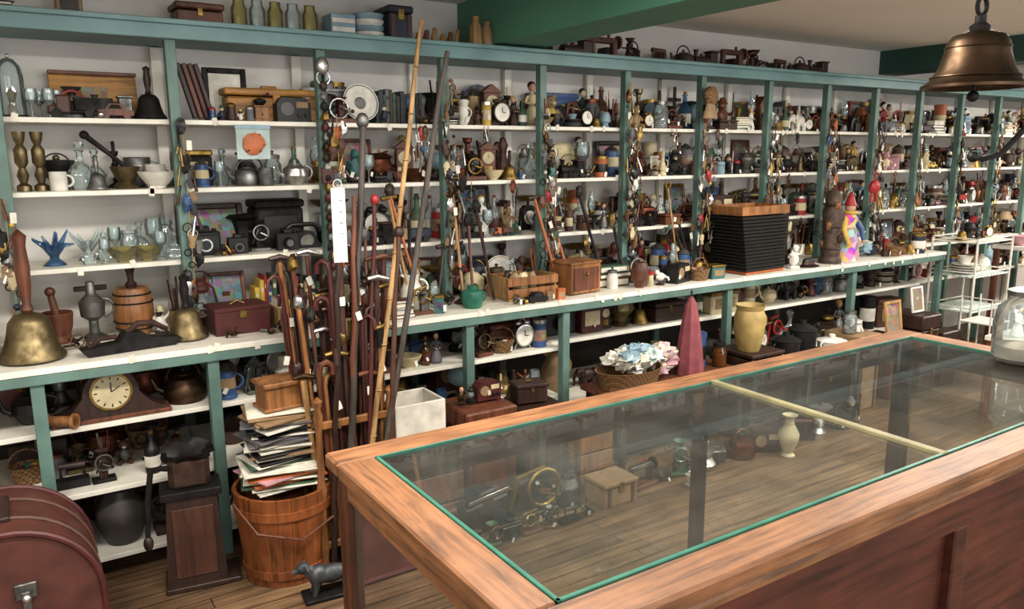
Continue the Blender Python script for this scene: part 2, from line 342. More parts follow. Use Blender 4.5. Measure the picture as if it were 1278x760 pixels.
def stack_of_books(b,R):
    z=0
    for i in range(R.randint(3,7)):
        t=R.uniform(.012,.03);w=R.uniform(.1,.15); k=R.choice(PNT+['cream','tan','dred']); r=R.uniform(-.2,.2)
        b.box((0,0,z+t/2),(w-.006,w*.64,t*.7),'paper',.001,(0,0,r)); b.box((0,0,z+t*.1),(w,w*.68,t*.16),k,.001,(0,0,r)); b.box((0,0,z+t*.9),(w,w*.68,t*.16),k,.001,(0,0,r)); z+=t
def plate_on_stand(b,R):
    k=R.choice(['white','white','cream','pewter','silver','lblue']); o=b.M; b.M=o@Matrix.Translation((0,0,.1))@Matrix.Rotation(math.radians(78),4,'X')
    b.lathe([(0,-.005),(.05,-.005),(.055,0),(.092,.01),(.092,.013),(.055,.004),(.05,0),(0,0)],k,24); b.lathe([(0,.001),(.03,.001),(.03,.0015)],R.choice(['navy','green','dred','grey']),20)
    b.ring((0,0,.0125),.084,.002,R.choice(['blue','brass','green']),'z',28); b.M=o
    for x in(-.04,.04): b.tube([(x,-.04,.015),(x,-.035,.004),(x,.05,.004),(x,.02,.09)],.003,'iron',6)
def picture_frame(b,R):
    k=R.choice(['wm','wd','brass','wd','black']); w,h=R.choice([(.13,.17),(.17,.13),(.16,.2)]); a=R.choice(['art','art2','paper','junk'])
    o=b.M; b.M=o@Matrix.Translation((0,0,.002))@Matrix.Rotation(-.16,4,'X')
    for x in(-1,1): b.box((x*(w/2-.008),0,h/2),(.016,.014,h),k)
    for z in(.008,h-.008): b.box((0,0,z),(w-.033,.014,.016),k)
    b.box((0,.003,h/2),(w-.03,.004,h-.03),a,.0005); b.M=o
    b.box((0,.03,h*.3),(.03,.004,h*.62),k,.001,rot=(.28,0,0))
def tin_box(b,R):
    k=R.choice(PNT+['card','wd']); w,d,h=R.uniform(.05,.12),R.uniform(.05,.09),R.uniform(.04,.15); b.box((0,0,h*.42),(w,d,h*.84),k,.004); b.box((0,0,h*.92),(w+.004,d+.004,h*.16),R.choice([k,'brass',k]),.004)
    b.box((0,-d/2-.001,h*.45),(w*.7,.002,h*.45),R.choice(['cream','art','art2','tan','junk']),.0005)
def wooden_box(b,R):
    k=R.choice(WOO); w,d,h=R.uniform(.1,.18),R.uniform(.08,.11),R.uniform(.06,.12); b.box((0,0,h*.38),(w,d,h*.72),k,.003); b.box((0,0,h*.88),(w+.01,d+.01,h*.2),k,.004)
    b.box((0,-d/2-.002,h*.7),(.014,.004,.022),'brass',.001); b.box((0,0,h+.003),(.03,.01,.008),'brass',.002)
def wicker_basket(b,R):
    b.lathe([(0,0),(.06,0),(.062,.005),(.08,.08),(.082,.085),(.078,.085),(.06,.01),(0,.01)],'wicker',18,sc=(1,.8)); b.ring((0,0,.08),.078,.004,'wicker','y',14,0,180)
    for i in range(5): b.ball((R.uniform(-.04,.04),R.uniform(-.03,.03),.06),.024,R.choice(PNT),8,5)
def sad_iron(b,R):
    b.prism([(-.07,0),(.06,0),(.06,.03),(-.06,.03)],-.025,.025,'iron'); b.tube([(.045,0,.03),(.045,0,.075),(-.03,0,.08),(-.03,0,.03)],.006,'iron',6); b.tube([(.05,0,.078),(-.035,0,.082)],.012,R.choice(['wd','dred']),10)
def kitchen_scale(b,R):
    k=R.choice(['iron','dred','green','cream']); b.prism([(-.05,0),(.05,0),(.04,.1),(.02,.12),(-.02,.12),(-.04,.1)],-.035,.035,k); b.tube([(0,-.036,.06),(0,-.04,.06)],.034,'white',18); b.box((.005,-.042,.068),(.003,.002,.03),'red',.0005,(0,.5,0))
    b.tube([(0,0,.12),(0,0,.14)],.008,'iron'); b.lathe([(0,.14),(.05,.142),(.08,.165),(.078,.167),(.045,.147),(0,.146)],'brass',18)
def coffee_mill(b,R):
    k=R.choice(WOO); b.box((0,0,.01),(.11,.11,.02),k); b.box((0,0,.06),(.095,.095,.08),k); b.box((0,0,.105),(.11,.11,.012),k); b.ball((0,-.052,.05),.008,'brass',8,5); b.box((0,-.049,.05),(.06,.003,.035),'wl',.001)
    b.lathe([(.02,.11),(.045,.135),(.042,.15),(.01,.16),(0,.16)],R.choice(['iron','brass']),14); b.tube([(0,0,.16),(0,0,.175),(.04,0,.18),(.06,0,.178)],.004,'iron',6); b.ball((.06,0,.19),.011,'wd',8,5)
def desk_globe(b,R):
    b.lathe([(0,0),(.05,0),(.05,.008),(.01,.02),(.008,.04)],'wd',14); b.ball((0,0,.1),.05,R.choice(['teal','lblue','navy']),16,10); b.ring((0,0,.1),.057,.003,'brass','y',20,-110,80)
def trophy_cup(b,R):
    k=R.choice(['silver','brass','pewter']); b.box((0,0,.02),(.07,.07,.04),'wd'); b.lathe([(0,.04),(.025,.04),(.008,.055),(.007,.08),(.03,.1),(.042,.14),(.045,.18),(.041,.18),(.035,.12),(0,.1)],k,16)
    for x in(-1,1): b.ring((.045*x,0,.14),.022,.004,k,'y',14)
def table_radio(b,R):
    k=R.choice(['wm','wd','cream','black','dred']); b.prism([(-.085,0),(.085,0),(.085,.09),(.06,.12),(-.06,.12),(-.085,.09)],-.04,.045,k); b.tube([(-.035,-.041,.065),(-.035,-.044,.065)],.033,'tan',18); b.box((.04,-.042,.085),(.06,.004,.03),'cream',.001)
    for x in(.025,.06): b.tube([(x,-.04,.035),(x,-.054,.035)],.011,'black',10)
def rotary_telephone(b,R):
    k='black'; b.prism([(-.065,0),(.065,0),(.06,.02),(.035,.075),(-.035,.075),(-.06,.02)],-.055,.055,k)
    b.tube([(0,-.045,.04),(0,-.062,.034)],.032,'silver',18); b.tube([(-.08,0,.085),(-.05,0,.105),(.05,0,.105),(.08,0,.085)],[.012,.011,.011,.012],k); 
    for x in(-1,1): b.tube([(.08*x,0,.09),(.085*x,0,.072)],.02,k,12)
def crystal_decanter(b,R):
    b.lathe([(0,0),(.04,0),(.05,.02),(.05,.07),(.03,.1),(.012,.115),(.012,.15),(.02,.16),(.01,.16),(0,.15)],'gclear',8); b.ball((0,0,.18),.02,'gclear',6,4)
def table_lamp(b,R):
    k=R.choice(MET+CER); b.lathe([(0,0),(.04,0),(.042,.008),(.015,.02),(.03,.06),(.02,.1),(.006,.12),(.006,.15)],k,14); kk=R.choice(['cream','ggreen','tan','white','gamber']); b.lathe([(.07,.13),(.065,.15),(.035,.2),(.033,.2),(.068,.13)],kk,16)
def toy_locomotive(b,R):
    k=R.choice(['black','iron','black','navy']); b.tube([(-.08,0,.045),(.03,0,.045)],.025,k,14); b.box((.05,0,.055),(.05,.05,.07),k); b.box((.05,0,.094),(.06,.06,.008),R.choice(['dred','black'])); b.box((0,0,.018),(.17,.04,.012),'black')
    b.lathe([(.01,.065),(.01,.09),(.016,.1),(0,.1)],k,10,(-.06,0,0)); b.ball((-.02,0,.072),.012,'brass',8,5)
    for x in(-.06,-.025,.01,.055):
        for y in(-.028,.02): b.tube([(x,y,.018),(x,y+.008,.018)],.017,'iron',12)
def sewing_machine(b,R):
    b.box((0,0,.012),(.2,.09,.024),'wm'); b.box((.065,0,.07),(.035,.04,.1),'black',.008); b.box((-.01,0,.115),(.17,.035,.03),'black',.01); b.box((-.08,0,.08),(.025,.03,.07),'black',.006); b.tube([(-.08,0,.05),(-.08,0,.026)],.003,'silver',6)
    b.tube([(.088,0,.11),(.098,0,.11)],.035,'iron',16); b.box((.0,-.019,.115),(.09,.002,.008),'brass',.0005); b.tube([(.03,0,.13),(.03,0,.15)],.008,'red',8)
def salt_shaker(b,R):
    k=R.choice(CER+GLS+PNT); b.lathe([(0,0),(.018,0),(.022,.01),(.018,.04),(.02,.06),(0,.06)],k,12); b.lathe([(.02,.058),(.02,.068),(.01,.076),(0,.078)],R.choice(['silver','brass','red']),12)
def straw_hat(b,R):
    b.lathe([(0,.05),(.04,.05),(.048,.04),(.05,.012),(.09,.004),(.092,0),(.05,.006),(.045,.03),(0,.04)],R.choice(['tan','wicker','wd','black']),20,sc=(1,.85)); b.lathe([(.051,.013),(.052,.014),(.051,.026),(.0495,.028)],'dred',20,sc=(1,.85))
def mason_jar_of_marbles(b,R):
    b.lathe([(.035,0),(.04,.006),(.04,.1),(.03,.115),(.03,.12)],'gclear',14); b.lathe([(.033,.118),(.033,.135),(0,.137)],'pewter',14)
    for i in range(22): b.ball((R.uniform(-.024,.024),R.uniform(-.024,.024),R.uniform(.012,.085)),.009,R.choice(PNT+['pink','lblue']),7,4)
def tool_bundle(b,R):
    b.lathe([(0,0),(.035,0),(.036,.07),(.033,.07),(.03,.005),(0,.005)],R.choice(['iron','tan','wd','white']),14)
    for i in range(7):
        a=R.uniform(0,6.28);q=R.uniform(.3,1); x,y=math.cos(a)*.02,math.sin(a)*.02; h=R.uniform(.13,.22); b.tube([(x*.6,y*.6,.006),(x*(1+q),y*(1+q),h)],R.choice([.003,.004,.006]),R.choice(['wl','orange','iron','iron','red','silver','wd']),6)
def standing_cross(b,R):
    k=R.choice(['wd','iron','brass']); b.lathe([(0,0),(.035,0),(.03,.015),(.01,.02)],k,10); b.box((0,0,.11),(.016,.012,.19),k); b.box((0,0,.145),(.08,.012,.016),k)
def beer_stein(b,R):
    k=R.choice(['blue','brown','grey','cream','brown']); b.lathe([(0,0),(.045,0),(.045,.012),(.038,.02),(.04,.07),(.036,.13),(.04,.135),(.0,.135)],k,16); b.lathe([(0,.165),(.008,.16),(.03,.145),(.04,.136)],'pewter',16); handle(b,.038,.08,.035,k,.006)
    b.lathe([(.0405,.05),(.0415,.051),(.0395,.1),(.038,.101)],R.choice(['cream','tan','art']),16)
ITEMS={glass_bottle:.2,flower_vase:.19,ceramic_pitcher:.16,coffee_mug:.09,mixing_bowl:.08,candlestick:.2,wine_glass:.14,lidded_jar:.17,teapot:.13,copper_kettle:.15,hand_bell:.18,oil_lamp:.25,hurricane_lantern:.22,
 alarm_clock:.13,film_camera:.11,toy_car:.06,toy_truck:.08,porcelain_figurine:.18,bird_figurine:.1,elephant_figurine:.11,row_of_books:.18,stack_of_books:.12,plate_on_stand:.2,picture_frame:.2,tin_box:.13,wooden_box:.11,wicker_basket:.15,
 sad_iron:.09,kitchen_scale:.19,coffee_mill:.19,desk_globe:.17,trophy_cup:.19,table_radio:.13,rotary_telephone:.12,crystal_decanter:.2,table_lamp:.21,toy_locomotive:.1,sewing_machine:.16,salt_shaker:.08,straw_hat:.06,
 mason_jar_of_marbles:.14,tool_bundle:.2,standing_cross:.2,beer_stein:.17,curio_vessel:.16,mechanical_gadget:.16,carved_figure:.16,heap_of_hardware:.08,stacked_saucers:.12,plush_toy:.15,advertising_tin:.15,shelf_clock:.2}
ALL=list(ITEMS)+[curio_vessel,mechanical_gadget,carved_figure,heap_of_hardware,mechanical_gadget,carved_figure]
NM={'curio_vessel':'antique_vessel','mechanical_gadget':'antique_hand_grinder','carved_figure':'carved_figurine'}
BACK=[glass_bottle,candlestick,oil_lamp,plate_on_stand,plate_on_stand,picture_frame,picture_frame,row_of_books,row_of_books,tin_box,wooden_box,trophy_cup,table_lamp,hurricane_lantern,kitchen_scale,porcelain_figurine,curio_vessel,curio_vessel,mechanical_gadget,carved_figure,tool_bundle,shelf_clock,advertising_tin,standing_cross,hurricane_lantern,table_radio]
MID=[curio_vessel,mechanical_gadget,carved_figure,curio_vessel,candlestick,ceramic_pitcher,glass_bottle,hand_bell,lidded_jar,beer_stein,copper_kettle,alarm_clock,coffee_mill,oil_lamp,porcelain_figurine,mechanical_gadget,wine_glass,tin_box,sewing_machine,crystal_decanter,plush_toy,advertising_tin,mechanical_gadget,shelf_clock,carved_figure,tool_bundle,desk_globe,table_radio,wicker_basket]
SMALL=[coffee_mug,mixing_bowl,salt_shaker,toy_car,bird_figurine,elephant_figurine,alarm_clock,film_camera,tin_box,sad_iron,porcelain_figurine,glass_bottle,mason_jar_of_marbles,hand_bell,rotary_telephone,heap_of_hardware,curio_vessel,carved_figure,carved_figure,mechanical_gadget,heap_of_hardware,curio_vessel,stacked_saucers,toy_truck,wine_glass,plush_toy,advertising_tin,stack_of_books,wooden_box,toy_locomotive]
def item(fn,R,h=None):
    b=B(); fn(b,R); bb=b.bb(); hh=bb[2][1]-bb[2][0]
    s=(h if h else ITEMS[fn]*R.uniform(.85,1.15))/hh
    cx=(bb[0][0]+bb[0][1])/2; cy=(bb[1][0]+bb[1][1])/2
    for v in b.v: v.x=(v.x-cx)*s; v.y=(v.y-cy)*s; v.z=(v.z-bb[2][0])*s
    return b
def nm(fn): return NM.get(fn.__name__,fn.__name__)
def put(fn,x,y,z,h=None,seed=1,rz=0,name=None,recol=None):
    b=item(fn,random.Random(seed),h)
    if recol: b.mats=[recol]*len(b.mats) if isinstance(recol,str) else [recol[i%len(recol)] for i in range(len(b.mats))]
    return b.obj(name or nm(fn),(x,y,z+.0005),rz)
def pack(x0,x1,y,z,dmax,hmax,fns,seed,merge=None,gap=.001,hs=1.0,skip=()):
    R=random.Random(seed); x=x0; acc=B() if merge else None; fail=0; last=[]
    while x<x1 and fail<8:
        fn=R.choice(fns)
        for _ in range(4):
            if fn in last: fn=R.choice(fns)
        b=item(fn,R,min(hmax*R.uniform(.8,1),ITEMS[fn]*R.uniform(.65,1.3)*hs))
        if R.random()<.5:
            rm=Matrix.Rotation(R.uniform(-.6,.6),4,'Z'); b.v=[rm@v for v in b.v]
        bb=b.bb(); w=bb[0][1]-bb[0][0]; d=bb[1][1]-bb[1][0]
        if d>dmax: 
            k=dmax/d
            for v in b.v: v.y*=k; v.x*=max(k,.8); v.z*=max(k,.8)
            bb=b.bb(); w=bb[0][1]-bb[0][0]
        for a,c in skip:
            if x+w>a and x<c: x=c
        if x+w>x1: fail+=1; continue
        last=(last+[fn])[-4:]
        L=(x-bb[0][0],y+R.uniform(-.01,.01),z+.0005)
        if merge:
            acc.merge(b,Matrix.Translation(L))
            if R.random()<.4:
                s=R.uniform(.7,1.2); acc.box((x+w*R.uniform(.2,.8),L[1]+bb[1][0]-.004,z+.0155+R.uniform(0,.03)),(.016*s,.0015,.026*s),'white',.0003,(R.uniform(-.2,.2),R.uniform(-.5,.5),R.uniform(-.5,.5)))
        else: b.obj(nm(fn),L)
        x+=w+gap*R.uniform(.5,1.5)
    if merge and acc.v:
        ox=(x0+x1)/2
        for v in acc.v: v.x-=ox; v.y-=y; v.z-=z
        acc.obj(merge,(ox,y,z))

# ------------------------------------------------------------------ custom surface materials
reg('teal_paint','637F76',.5,0,'plain',scale=.5,var=.38)
reg('cornice_paint','6F9192',.45,0,'plain',scale=.3,var=.3)
reg('beam_paint','548A74',.5,0,'plain',scale=.2,var=.15)
reg('header_paint','2C4F48',.5,0,'plain',scale=.2,var=.15)
reg('shelf_white','E2DED2',.5,0,'plain',scale=.5,var=.22)
reg('wall_paint','D4D0CA',.8,0,'plain',scale=.15,var=.14)
reg('ceiling_paint','E8E3D9',.9,0,'plain',scale=.1,var=.05)
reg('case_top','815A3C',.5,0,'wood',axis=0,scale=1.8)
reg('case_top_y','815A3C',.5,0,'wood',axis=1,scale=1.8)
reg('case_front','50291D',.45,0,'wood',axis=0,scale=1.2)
reg('case_post','533221',.45,0,'wood',axis=2,scale=1)
reg('glass_edge','3F7565',.3,0,'plain')
reg('strip','847E5E',.6,0,'plain')
reg('trunk_leather','5A342C',.45,0,'plain',scale=1,var=.4)
def pane_mat():
    m,nt,N,L=newmat('case_glass'); out=N.new('ShaderNodeOutputMaterial')
    tr=N.new('ShaderNodeBsdfTransparent'); tr.inputs[0].default_value=(.92,.95,.93,1)
    gl=N.new('ShaderNodeBsdfGlossy'); gl.inputs['Roughness'].default_value=.015
    fr=N.new('ShaderNodeFresnel'); fr.inputs[0].default_value=1.8
    mx=N.new('ShaderNodeMixShader'); L.new(fr.outputs[0],mx.inputs[0]); L.new(tr.outputs[0],mx.inputs[1]); L.new(gl.outputs[0],mx.inputs[2])
    tc=N.new('ShaderNodeTexCoord'); ns=N.new('ShaderNodeTexNoise'); ns.inputs['Scale'].default_value=5; L.new(tc.outputs['Object'],ns.inputs[0])
    df=N.new('ShaderNodeBsdfDiffuse'); df.inputs[0].default_value=(.6,.62,.56,1)
    ml=N.new('ShaderNodeMath'); ml.operation='MULTIPLY'; ml.inputs[1].default_value=.08; L.new(ns.outputs[0],ml.inputs[0])
    m2=N.new('ShaderNodeMixShader'); L.new(ml.outputs[0],m2.inputs[0]); L.new(mx.outputs[0],m2.inputs[1]); L.new(df.outputs[0],m2.inputs[2]); L.new(m2.outputs[0],out.inputs[0])
    MC['case_glass']=m
pane_mat()
def floor_mat():
    m,nt,N,L=newmat('floor_planks'); out=N.new('ShaderNodeOutputMaterial'); p=N.new('ShaderNodeBsdfPrincipled'); L.new(p.outputs[0],out.inputs[0])
    tc=N.new('ShaderNodeTexCoord'); br=N.new('ShaderNodeTexBrick'); L.new(tc.outputs['Object'],br.inputs[0])
    a=lin('8A7258');c=lin('6C5742')
    br.inputs['Color1'].default_value=(*a,1); br.inputs['Color2'].default_value=(*c,1); br.inputs['Mortar'].default_value=(.015,.01,.008,1)
    br.inputs['Scale'].default_value=1; br.inputs['Mortar Size'].default_value=.0022; br.inputs['Brick Width'].default_value=1.6; br.inputs['Row Height'].default_value=.075
    mp=N.new('ShaderNodeMapping'); mp.inputs['Scale'].default_value=(2,30,1); L.new(tc.outputs['Object'],mp.inputs[0])
    ns=N.new('ShaderNodeTexNoise'); ns.inputs['Scale'].default_value=1.5; ns.inputs['Detail'].default_value=7; L.new(mp.outputs[0],ns.inputs[0])
    r=ramp(N,[(.3,(.4,.4,.4)),(.7,(1.25,1.2,1.12))]); L.new(ns.outputs[0],r.inputs[0])
    n2=N.new('ShaderNodeTexNoise'); n2.inputs['Scale'].default_value=3; n2.inputs['Detail'].default_value=5; L.new(tc.outputs['Object'],n2.inputs[0]); r2=ramp(N,[(.35,(.6,.58,.56)),(.65,(1.1,1.1,1.1))]); L.new(n2.outputs[0],r2.inputs[0])
    mx=N.new('ShaderNodeMix'); mx.data_type='RGBA'; mx.blend_type='MULTIPLY'; mx.inputs[0].default_value=1; L.new(br.outputs[0],mx.inputs[6]); L.new(r.outputs[0],mx.inputs[7])
    my=N.new('ShaderNodeMix'); my.data_type='RGBA'; my.blend_type='MULTIPLY'; my.inputs[0].default_value=1; L.new(mx.outputs[2],my.inputs[6]); L.new(r2.outputs[0],my.inputs[7]); L.new(my.outputs[2],p.inputs[0])
    p.inputs['Roughness'].default_value=.4; MC['floor_planks']=m
floor_mat()
def emit_mat(n,c,s):
    m,nt,N,L=newmat(n); out=N.new('ShaderNodeOutputMaterial'); e=N.new('ShaderNodeEmission'); e.inputs[0].default_value=(*c,1); e.inputs[1].default_value=s; L.new(e.outputs[0],out.inputs[0]); MC[n]=m
emit_mat('tube_light',(1,.95,.87),6); emit_mat('daylight',(.9,.95,1),2.2)  # ceiling tubes, then the glowing pane of the added fill windows
def checker_mat():
    m,nt,N,L=newmat('check_cloth'); out=N.new('ShaderNodeOutputMaterial'); p=N.new('ShaderNodeBsdfPrincipled'); L.new(p.outputs[0],out.inputs[0]); tc=N.new('ShaderNodeTexCoord'); w=N.new('ShaderNodeTexChecker'); L.new(tc.outputs['Object'],w.inputs[0]); w.inputs['Scale'].default_value=40
    w.inputs[1].default_value=(*lin('E0E0DA'),1); w.inputs[2].default_value=(*lin('9AB4AC'),1); L.new(w.outputs[0],p.inputs[0]); MC['check_cloth']=m
checker_mat()

# ------------------------------------------------------------------ room
def slab(name,lo,hi,k):
    b=B(); c=[(a+d)/2 for a,d in zip(lo,hi)]; b.box((0,0,0),[d-a for a,d in zip(lo,hi)],k,.0005); return b.obj(name,c)
X0,X1,Y0,Y1,H=-2.6,10.0,-2.6,3.9,2.45
slab('floor',(X0-.1,Y0-.1,-.1),(X1+.1,Y1+.1,0),'floor_planks')
slab('ceiling',(X0-.1,Y0-.1,H),(X1+.1,Y1+.1,H+.1),'ceiling_paint')
slab('wall_back',(X0-.1,Y1,0),(X1+.1,Y1+.1,H),'wall_paint')
slab('wall_front',(X0-.1,Y0-.1,0),(X1+.1,Y0,H),'wall_paint')
slab('wall_left',(X0-.1,Y0,0),(X0,Y1,H),'wall_paint')
slab('wall_right',(X1,Y0,0),(X1+.1,Y1,H),'wall_paint')
slab('ceiling_beam',(2.17,Y0,2.2),(2.47,Y1,H),'beam_paint')
slab('ceiling_beam',(6.05,Y0,2.27),(6.3,Y1,H),'header_paint')
def window(n,xa,xb,z0,z1):  # added, unseen window on the front wall, to light the shelves frontally
    b=B(); xm,zm=(xa+xb)/2,(z0+z1)/2
    b.box((xm,Y0+.012,zm),(xb-xa,.01,z1-z0),'daylight',.001)
    for z in(z0-.03,z1+.03): b.box((xm,Y0+.03,z),(xb-xa+.12,.06,.06),'shelf_white')
    for x in(xa-.03,xm,xb+.03): b.box((x,Y0+.03,zm),(.06,.06,z1-z0),'shelf_white')
    b.obj('window_%d'%n)
    l=bpy.data.lights.new('window_daylight','AREA'); l.shape='RECTANGLE'; l.size=xb-xa; l.size_y=z1-z0; l.energy=42; l.color=(.96,.98,1)  # fill lamp added at the pane to brighten the shelves
    o=bpy.data.objects.new('window_daylight',l); o.location=(xm,Y0+.08,zm); o.rotation_euler=(math.radians(90),0,0); bpy.context.scene.collection.objects.link(o)
window(1,-.6,1.8,.9,2.2); window(2,3.2,5.6,.9,2.2)

# ------------------------------------------------------------------ shelving
ZA,ZB,ZC,ZD=1.80,1.517,1.2145,.905
UP=[-.6,.01,.63,1.255,1.88,2.47,3.06,3.67,4.29,4.9,5.47,6.05,6.65,7.25,7.85,8.45]
b=B(); xa,xb=-.65,8.5
for z in(ZA,ZB,ZC):
    b.box(((xa+xb)/2,3.725,z-.010),(xb-xa,.33,.020),'shelf_white',.002)
b.box(((xa+xb)/2,3.70,2.14),(xb-xa,.38,.03),'cornice_paint',.002)
b.box(((xa+xb)/2,3.50,2.148),(xb-xa,.025,.07),'cornice_paint',.003)
b.box(((xa+xb)/2,3.478,2.178),(xb-xa,.02,.02),'cornice_paint',.003)
for x in UP:
    z0=ZD if x<6.0 else 0
    b.box((x,3.535,(z0+2.113)/2),(.042,.045,2.113-z0),'teal_paint',.002)
    b.box((x,3.875,(z0+2.12)/2),(.045,.03,2.12-z0),'shelf_white',.002)
b.box((7.25,3.7,.9),(2.5,.36,.022),'shelf_white',.002); b.box((7.25,3.7,.6),(2.5,.36,.022),'shelf_white',.002)
R=random.Random(9)
for i in range(60):
    x=R.uniform(0,8); z=R.choice([ZA,ZB,ZC]); b.box((x,3.558,z-R.uniform(.0,.02)),(.022,.0015,.032),'paper',.0003,(0,R.uniform(-.4,.4),0))
b.obj('wall_shelving_unit')
b=B(); xc=6.02
b.box(((xa+xc)/2,3.545,ZD-.012),(xc-xa,.70,.024),'shelf_white',.002)
b.box(((xa+xc)/2,3.208,ZD-.044),(xc-xa,.02,.038),'teal_paint',.003)
LP=[-.6,.03,.64,1.25,1.83,2.41,3.65,4.9,6.0]
for x in LP:
    b.box((x,3.235,(ZD-.03)/2),(.045,.045,ZD-.03),'teal_paint',.002); b.box((x,3.86,(ZD-.03)/2),(.045,.04,ZD-.03),'teal_paint',.002)
ZE,ZF=.645,.38
for z in(ZE,ZF,.1):
    b.box((.88,3.55,z-.01),(3.06,.58,.02),'shelf_white',.002)
b.box((4.2,3.6,ZE-.01),(3.56,.48,.02),'shelf_white',.002); b.box((4.2,3.6,.3),(3.56,.48,.02),'shelf_white',.002)
reg('undercounter_shade','3E362F',.7,0,'plain',scale=.3)  # added dark sheet: under-counter shade put into its colour against the fill light
b.box((2.68,3.888,.44),(6.6,.012,.86),'undercounter_shade',.001)
for i in range(24): b.box((R.uniform(0,5.9),3.193,ZD-R.uniform(.0,.03)),(.022,.0015,.032),'paper',.0003,(0,R.uniform(-.4,.4),0))
b.obj('store_counter_shelf')

# ------------------------------------------------------------------ display case
def case():
    b=B(); x0,x1,y0,y1,zt=.54,2.78,.765,1.615,1.0; w=.085
    b.box(((x0+x1)/2,y1-w/2,zt-.0175),(x1-x0,w,.035),'case_top',.006); b.box(((x0+x1)/2,y0+w/2,zt-.0175),(x1-x0,w,.035),'case_top',.006)
    for x in(x0+w/2,x1-w/2): b.box((x,(y0+y1)/2,zt-.0175),(w,y1-y0-2*w,.035),'case_top_y',.004)
    gx0,gx1,gy0,gy1=x0+w,x1-w,y0+w,y1-w; xm=1.68
    for a,c in((gx0,xm-.012),(xm+.012,gx1)):
        b.add([(a,gy0,zt-.006),(c,gy0,zt-.006),(c,gy1,zt-.006),(a,gy1,zt-.006)],[[0,1,2,3]],'case_glass')
    b.box((xm,(gy0+gy1)/2,zt-.003),(.02,gy1-gy0,.012),'strip',.002)
    e=.008
    b.box(((gx0+gx1)/2,gy0+e/2,zt-.003),(gx1-gx0,e,.008),'glass_edge',.001); b.box(((gx0+gx1)/2,gy1-e/2,zt-.003),(gx1-gx0,e*.5,.008),'glass_edge',.001)
    b.box((gx0+e/2,(gy0+gy1)/2,zt-.003),(e,gy1-gy0,.008),'glass_edge',.001); b.box((gx1-e/2,(gy0+gy1)/2,zt-.003),(e*.5,gy1-gy0,.008),'glass_edge',.001)
    i=.02; p=.05
    for x in(x0+i+p/2,xm,x1-i-p/2):
        for y in(y0+i+p/2,y1-i-p/2):
            if x==xm: b.box((x,y,.53),(.036,.036,.87),'case_post',.003)
            else: b.box((x,y,.4825),(p,p,.965),'case_post',.004)
    zr=zt-.035-.03
    b.box(((x0+x1)/2,y1-i-.018,zr),(x1-x0-2*i-2*p,.03,.06),'case_top',.003)
    for x in(x0+i+.018,x1-i-.018):
        b.box((x,(y0+y1)/2,zr),(.03,y1-y0-2*i-2*p,.06),'case_top_y',.003)
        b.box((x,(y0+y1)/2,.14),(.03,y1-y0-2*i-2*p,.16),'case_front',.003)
        b.add([(x,y0+.07,.22),(x,y1-.07,.22),(x,y1-.07,.91),(x,y0+.07,.91)],[[0,1,2,3]],'case_glass')
    b.add([(x0+.07,y1-.035,.22),(x1-.07,y1-.035,.22),(x1-.07,y1-.035,.91),(x0+.07,y1-.035,.91)],[[0,1,2,3]],'case_glass')
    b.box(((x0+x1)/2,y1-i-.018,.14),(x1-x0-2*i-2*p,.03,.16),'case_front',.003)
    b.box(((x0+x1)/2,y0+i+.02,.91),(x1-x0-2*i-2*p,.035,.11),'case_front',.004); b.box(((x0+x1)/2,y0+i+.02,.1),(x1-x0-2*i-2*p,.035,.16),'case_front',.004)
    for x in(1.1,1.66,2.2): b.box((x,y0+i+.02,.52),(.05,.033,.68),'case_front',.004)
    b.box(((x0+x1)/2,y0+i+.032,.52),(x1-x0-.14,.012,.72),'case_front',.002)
    b.box(((x0+x1)/2,y0+.012,zt-.045),(x1-x0-.01,.02,.02),'case_top',.006)
    b.box(((x0+x1)/2,(y0+y1)/2,.2),(x1-x0-.1,y1-y0-.1,.02),'wl',.002)
    b.obj('display_case')
case()
pack(.68,2.65,1.46,.212,.14,.16,SMALL+[wooden_box,tool_bundle],6001,'case_merchandise'); pack(.68,2.65,1.3,.212,.13,.12,SMALL,6002,'case_merchandise')
pack(.68,2.65,1.12,.212,.14,.12,[heap_of_hardware,tin_box,sad_iron,carved_figure],6003,'case_merchandise')

# ------------------------------------------------------------------ hero: hanging bell
reg('bellmetal','5A493A',.3,1,'metal')
b=B(); r,h=.112,.125
b.lathe([(0,h*.86),(r*.42,h*.8),(r*.55,h*.45),(r*.78,h*.12),(r*.92,0),(r,0),(r*1.0,h*.05),(r*.86,h*.14),(r*.7,h*.36),(r*.62,h*.6),(r*.58,h*.8),(r*.48,h*.93),(r*.25,h),(0,h*1.01)],'bellmetal',36)
b.ring((0,0,h*.2),r*.83,.002,'bellmetal','z',32); b.ring((0,0,h*.72),r*.6,.002,'bellmetal','z',32)
b.lathe([(.02,h),(.022,h+.012),(.012,h+.02),(.012,h+.035),(0,h+.04)],'iron',12)
b.tube([(0,0,h*.8),(0,0,-.01)],.004,'iron',6); b.ball((0,0,-.018),.013,'iron')
b.ring((0,0,h+.055),.02,.005,'iron','y',16)
b.tube([(0,0,h+.07),(0,0,h+.14),(.012,0,h+.17),(0,0,h+.2),(0,0,2.45-1.80)],.006,'iron',8)
b.box((0,0,h+.09),(.07,.02,.012),'iron'); b.box((0,0,h+.15),(.045,.02,.012),'iron'); b.lathe([(.03,.63),(.03,.65),(0,.65)],'iron',14)
b.tube([(-.03,-.03,-.155),(-.01,-.04,-.16),(.04,-.055,-.15),(.09,-.08,-.09),(.12,-.09,.02),(.12,-.085,.15),(.08,-.05,.26),(0,0,.3)],[.006,.007,.007,.007,.007,.007,.006,.006],'iron',8)
b.ball((-.03,-.03,-.155),.013,'iron')
b.obj('hanging_bell',(1.91,.99,1.795))
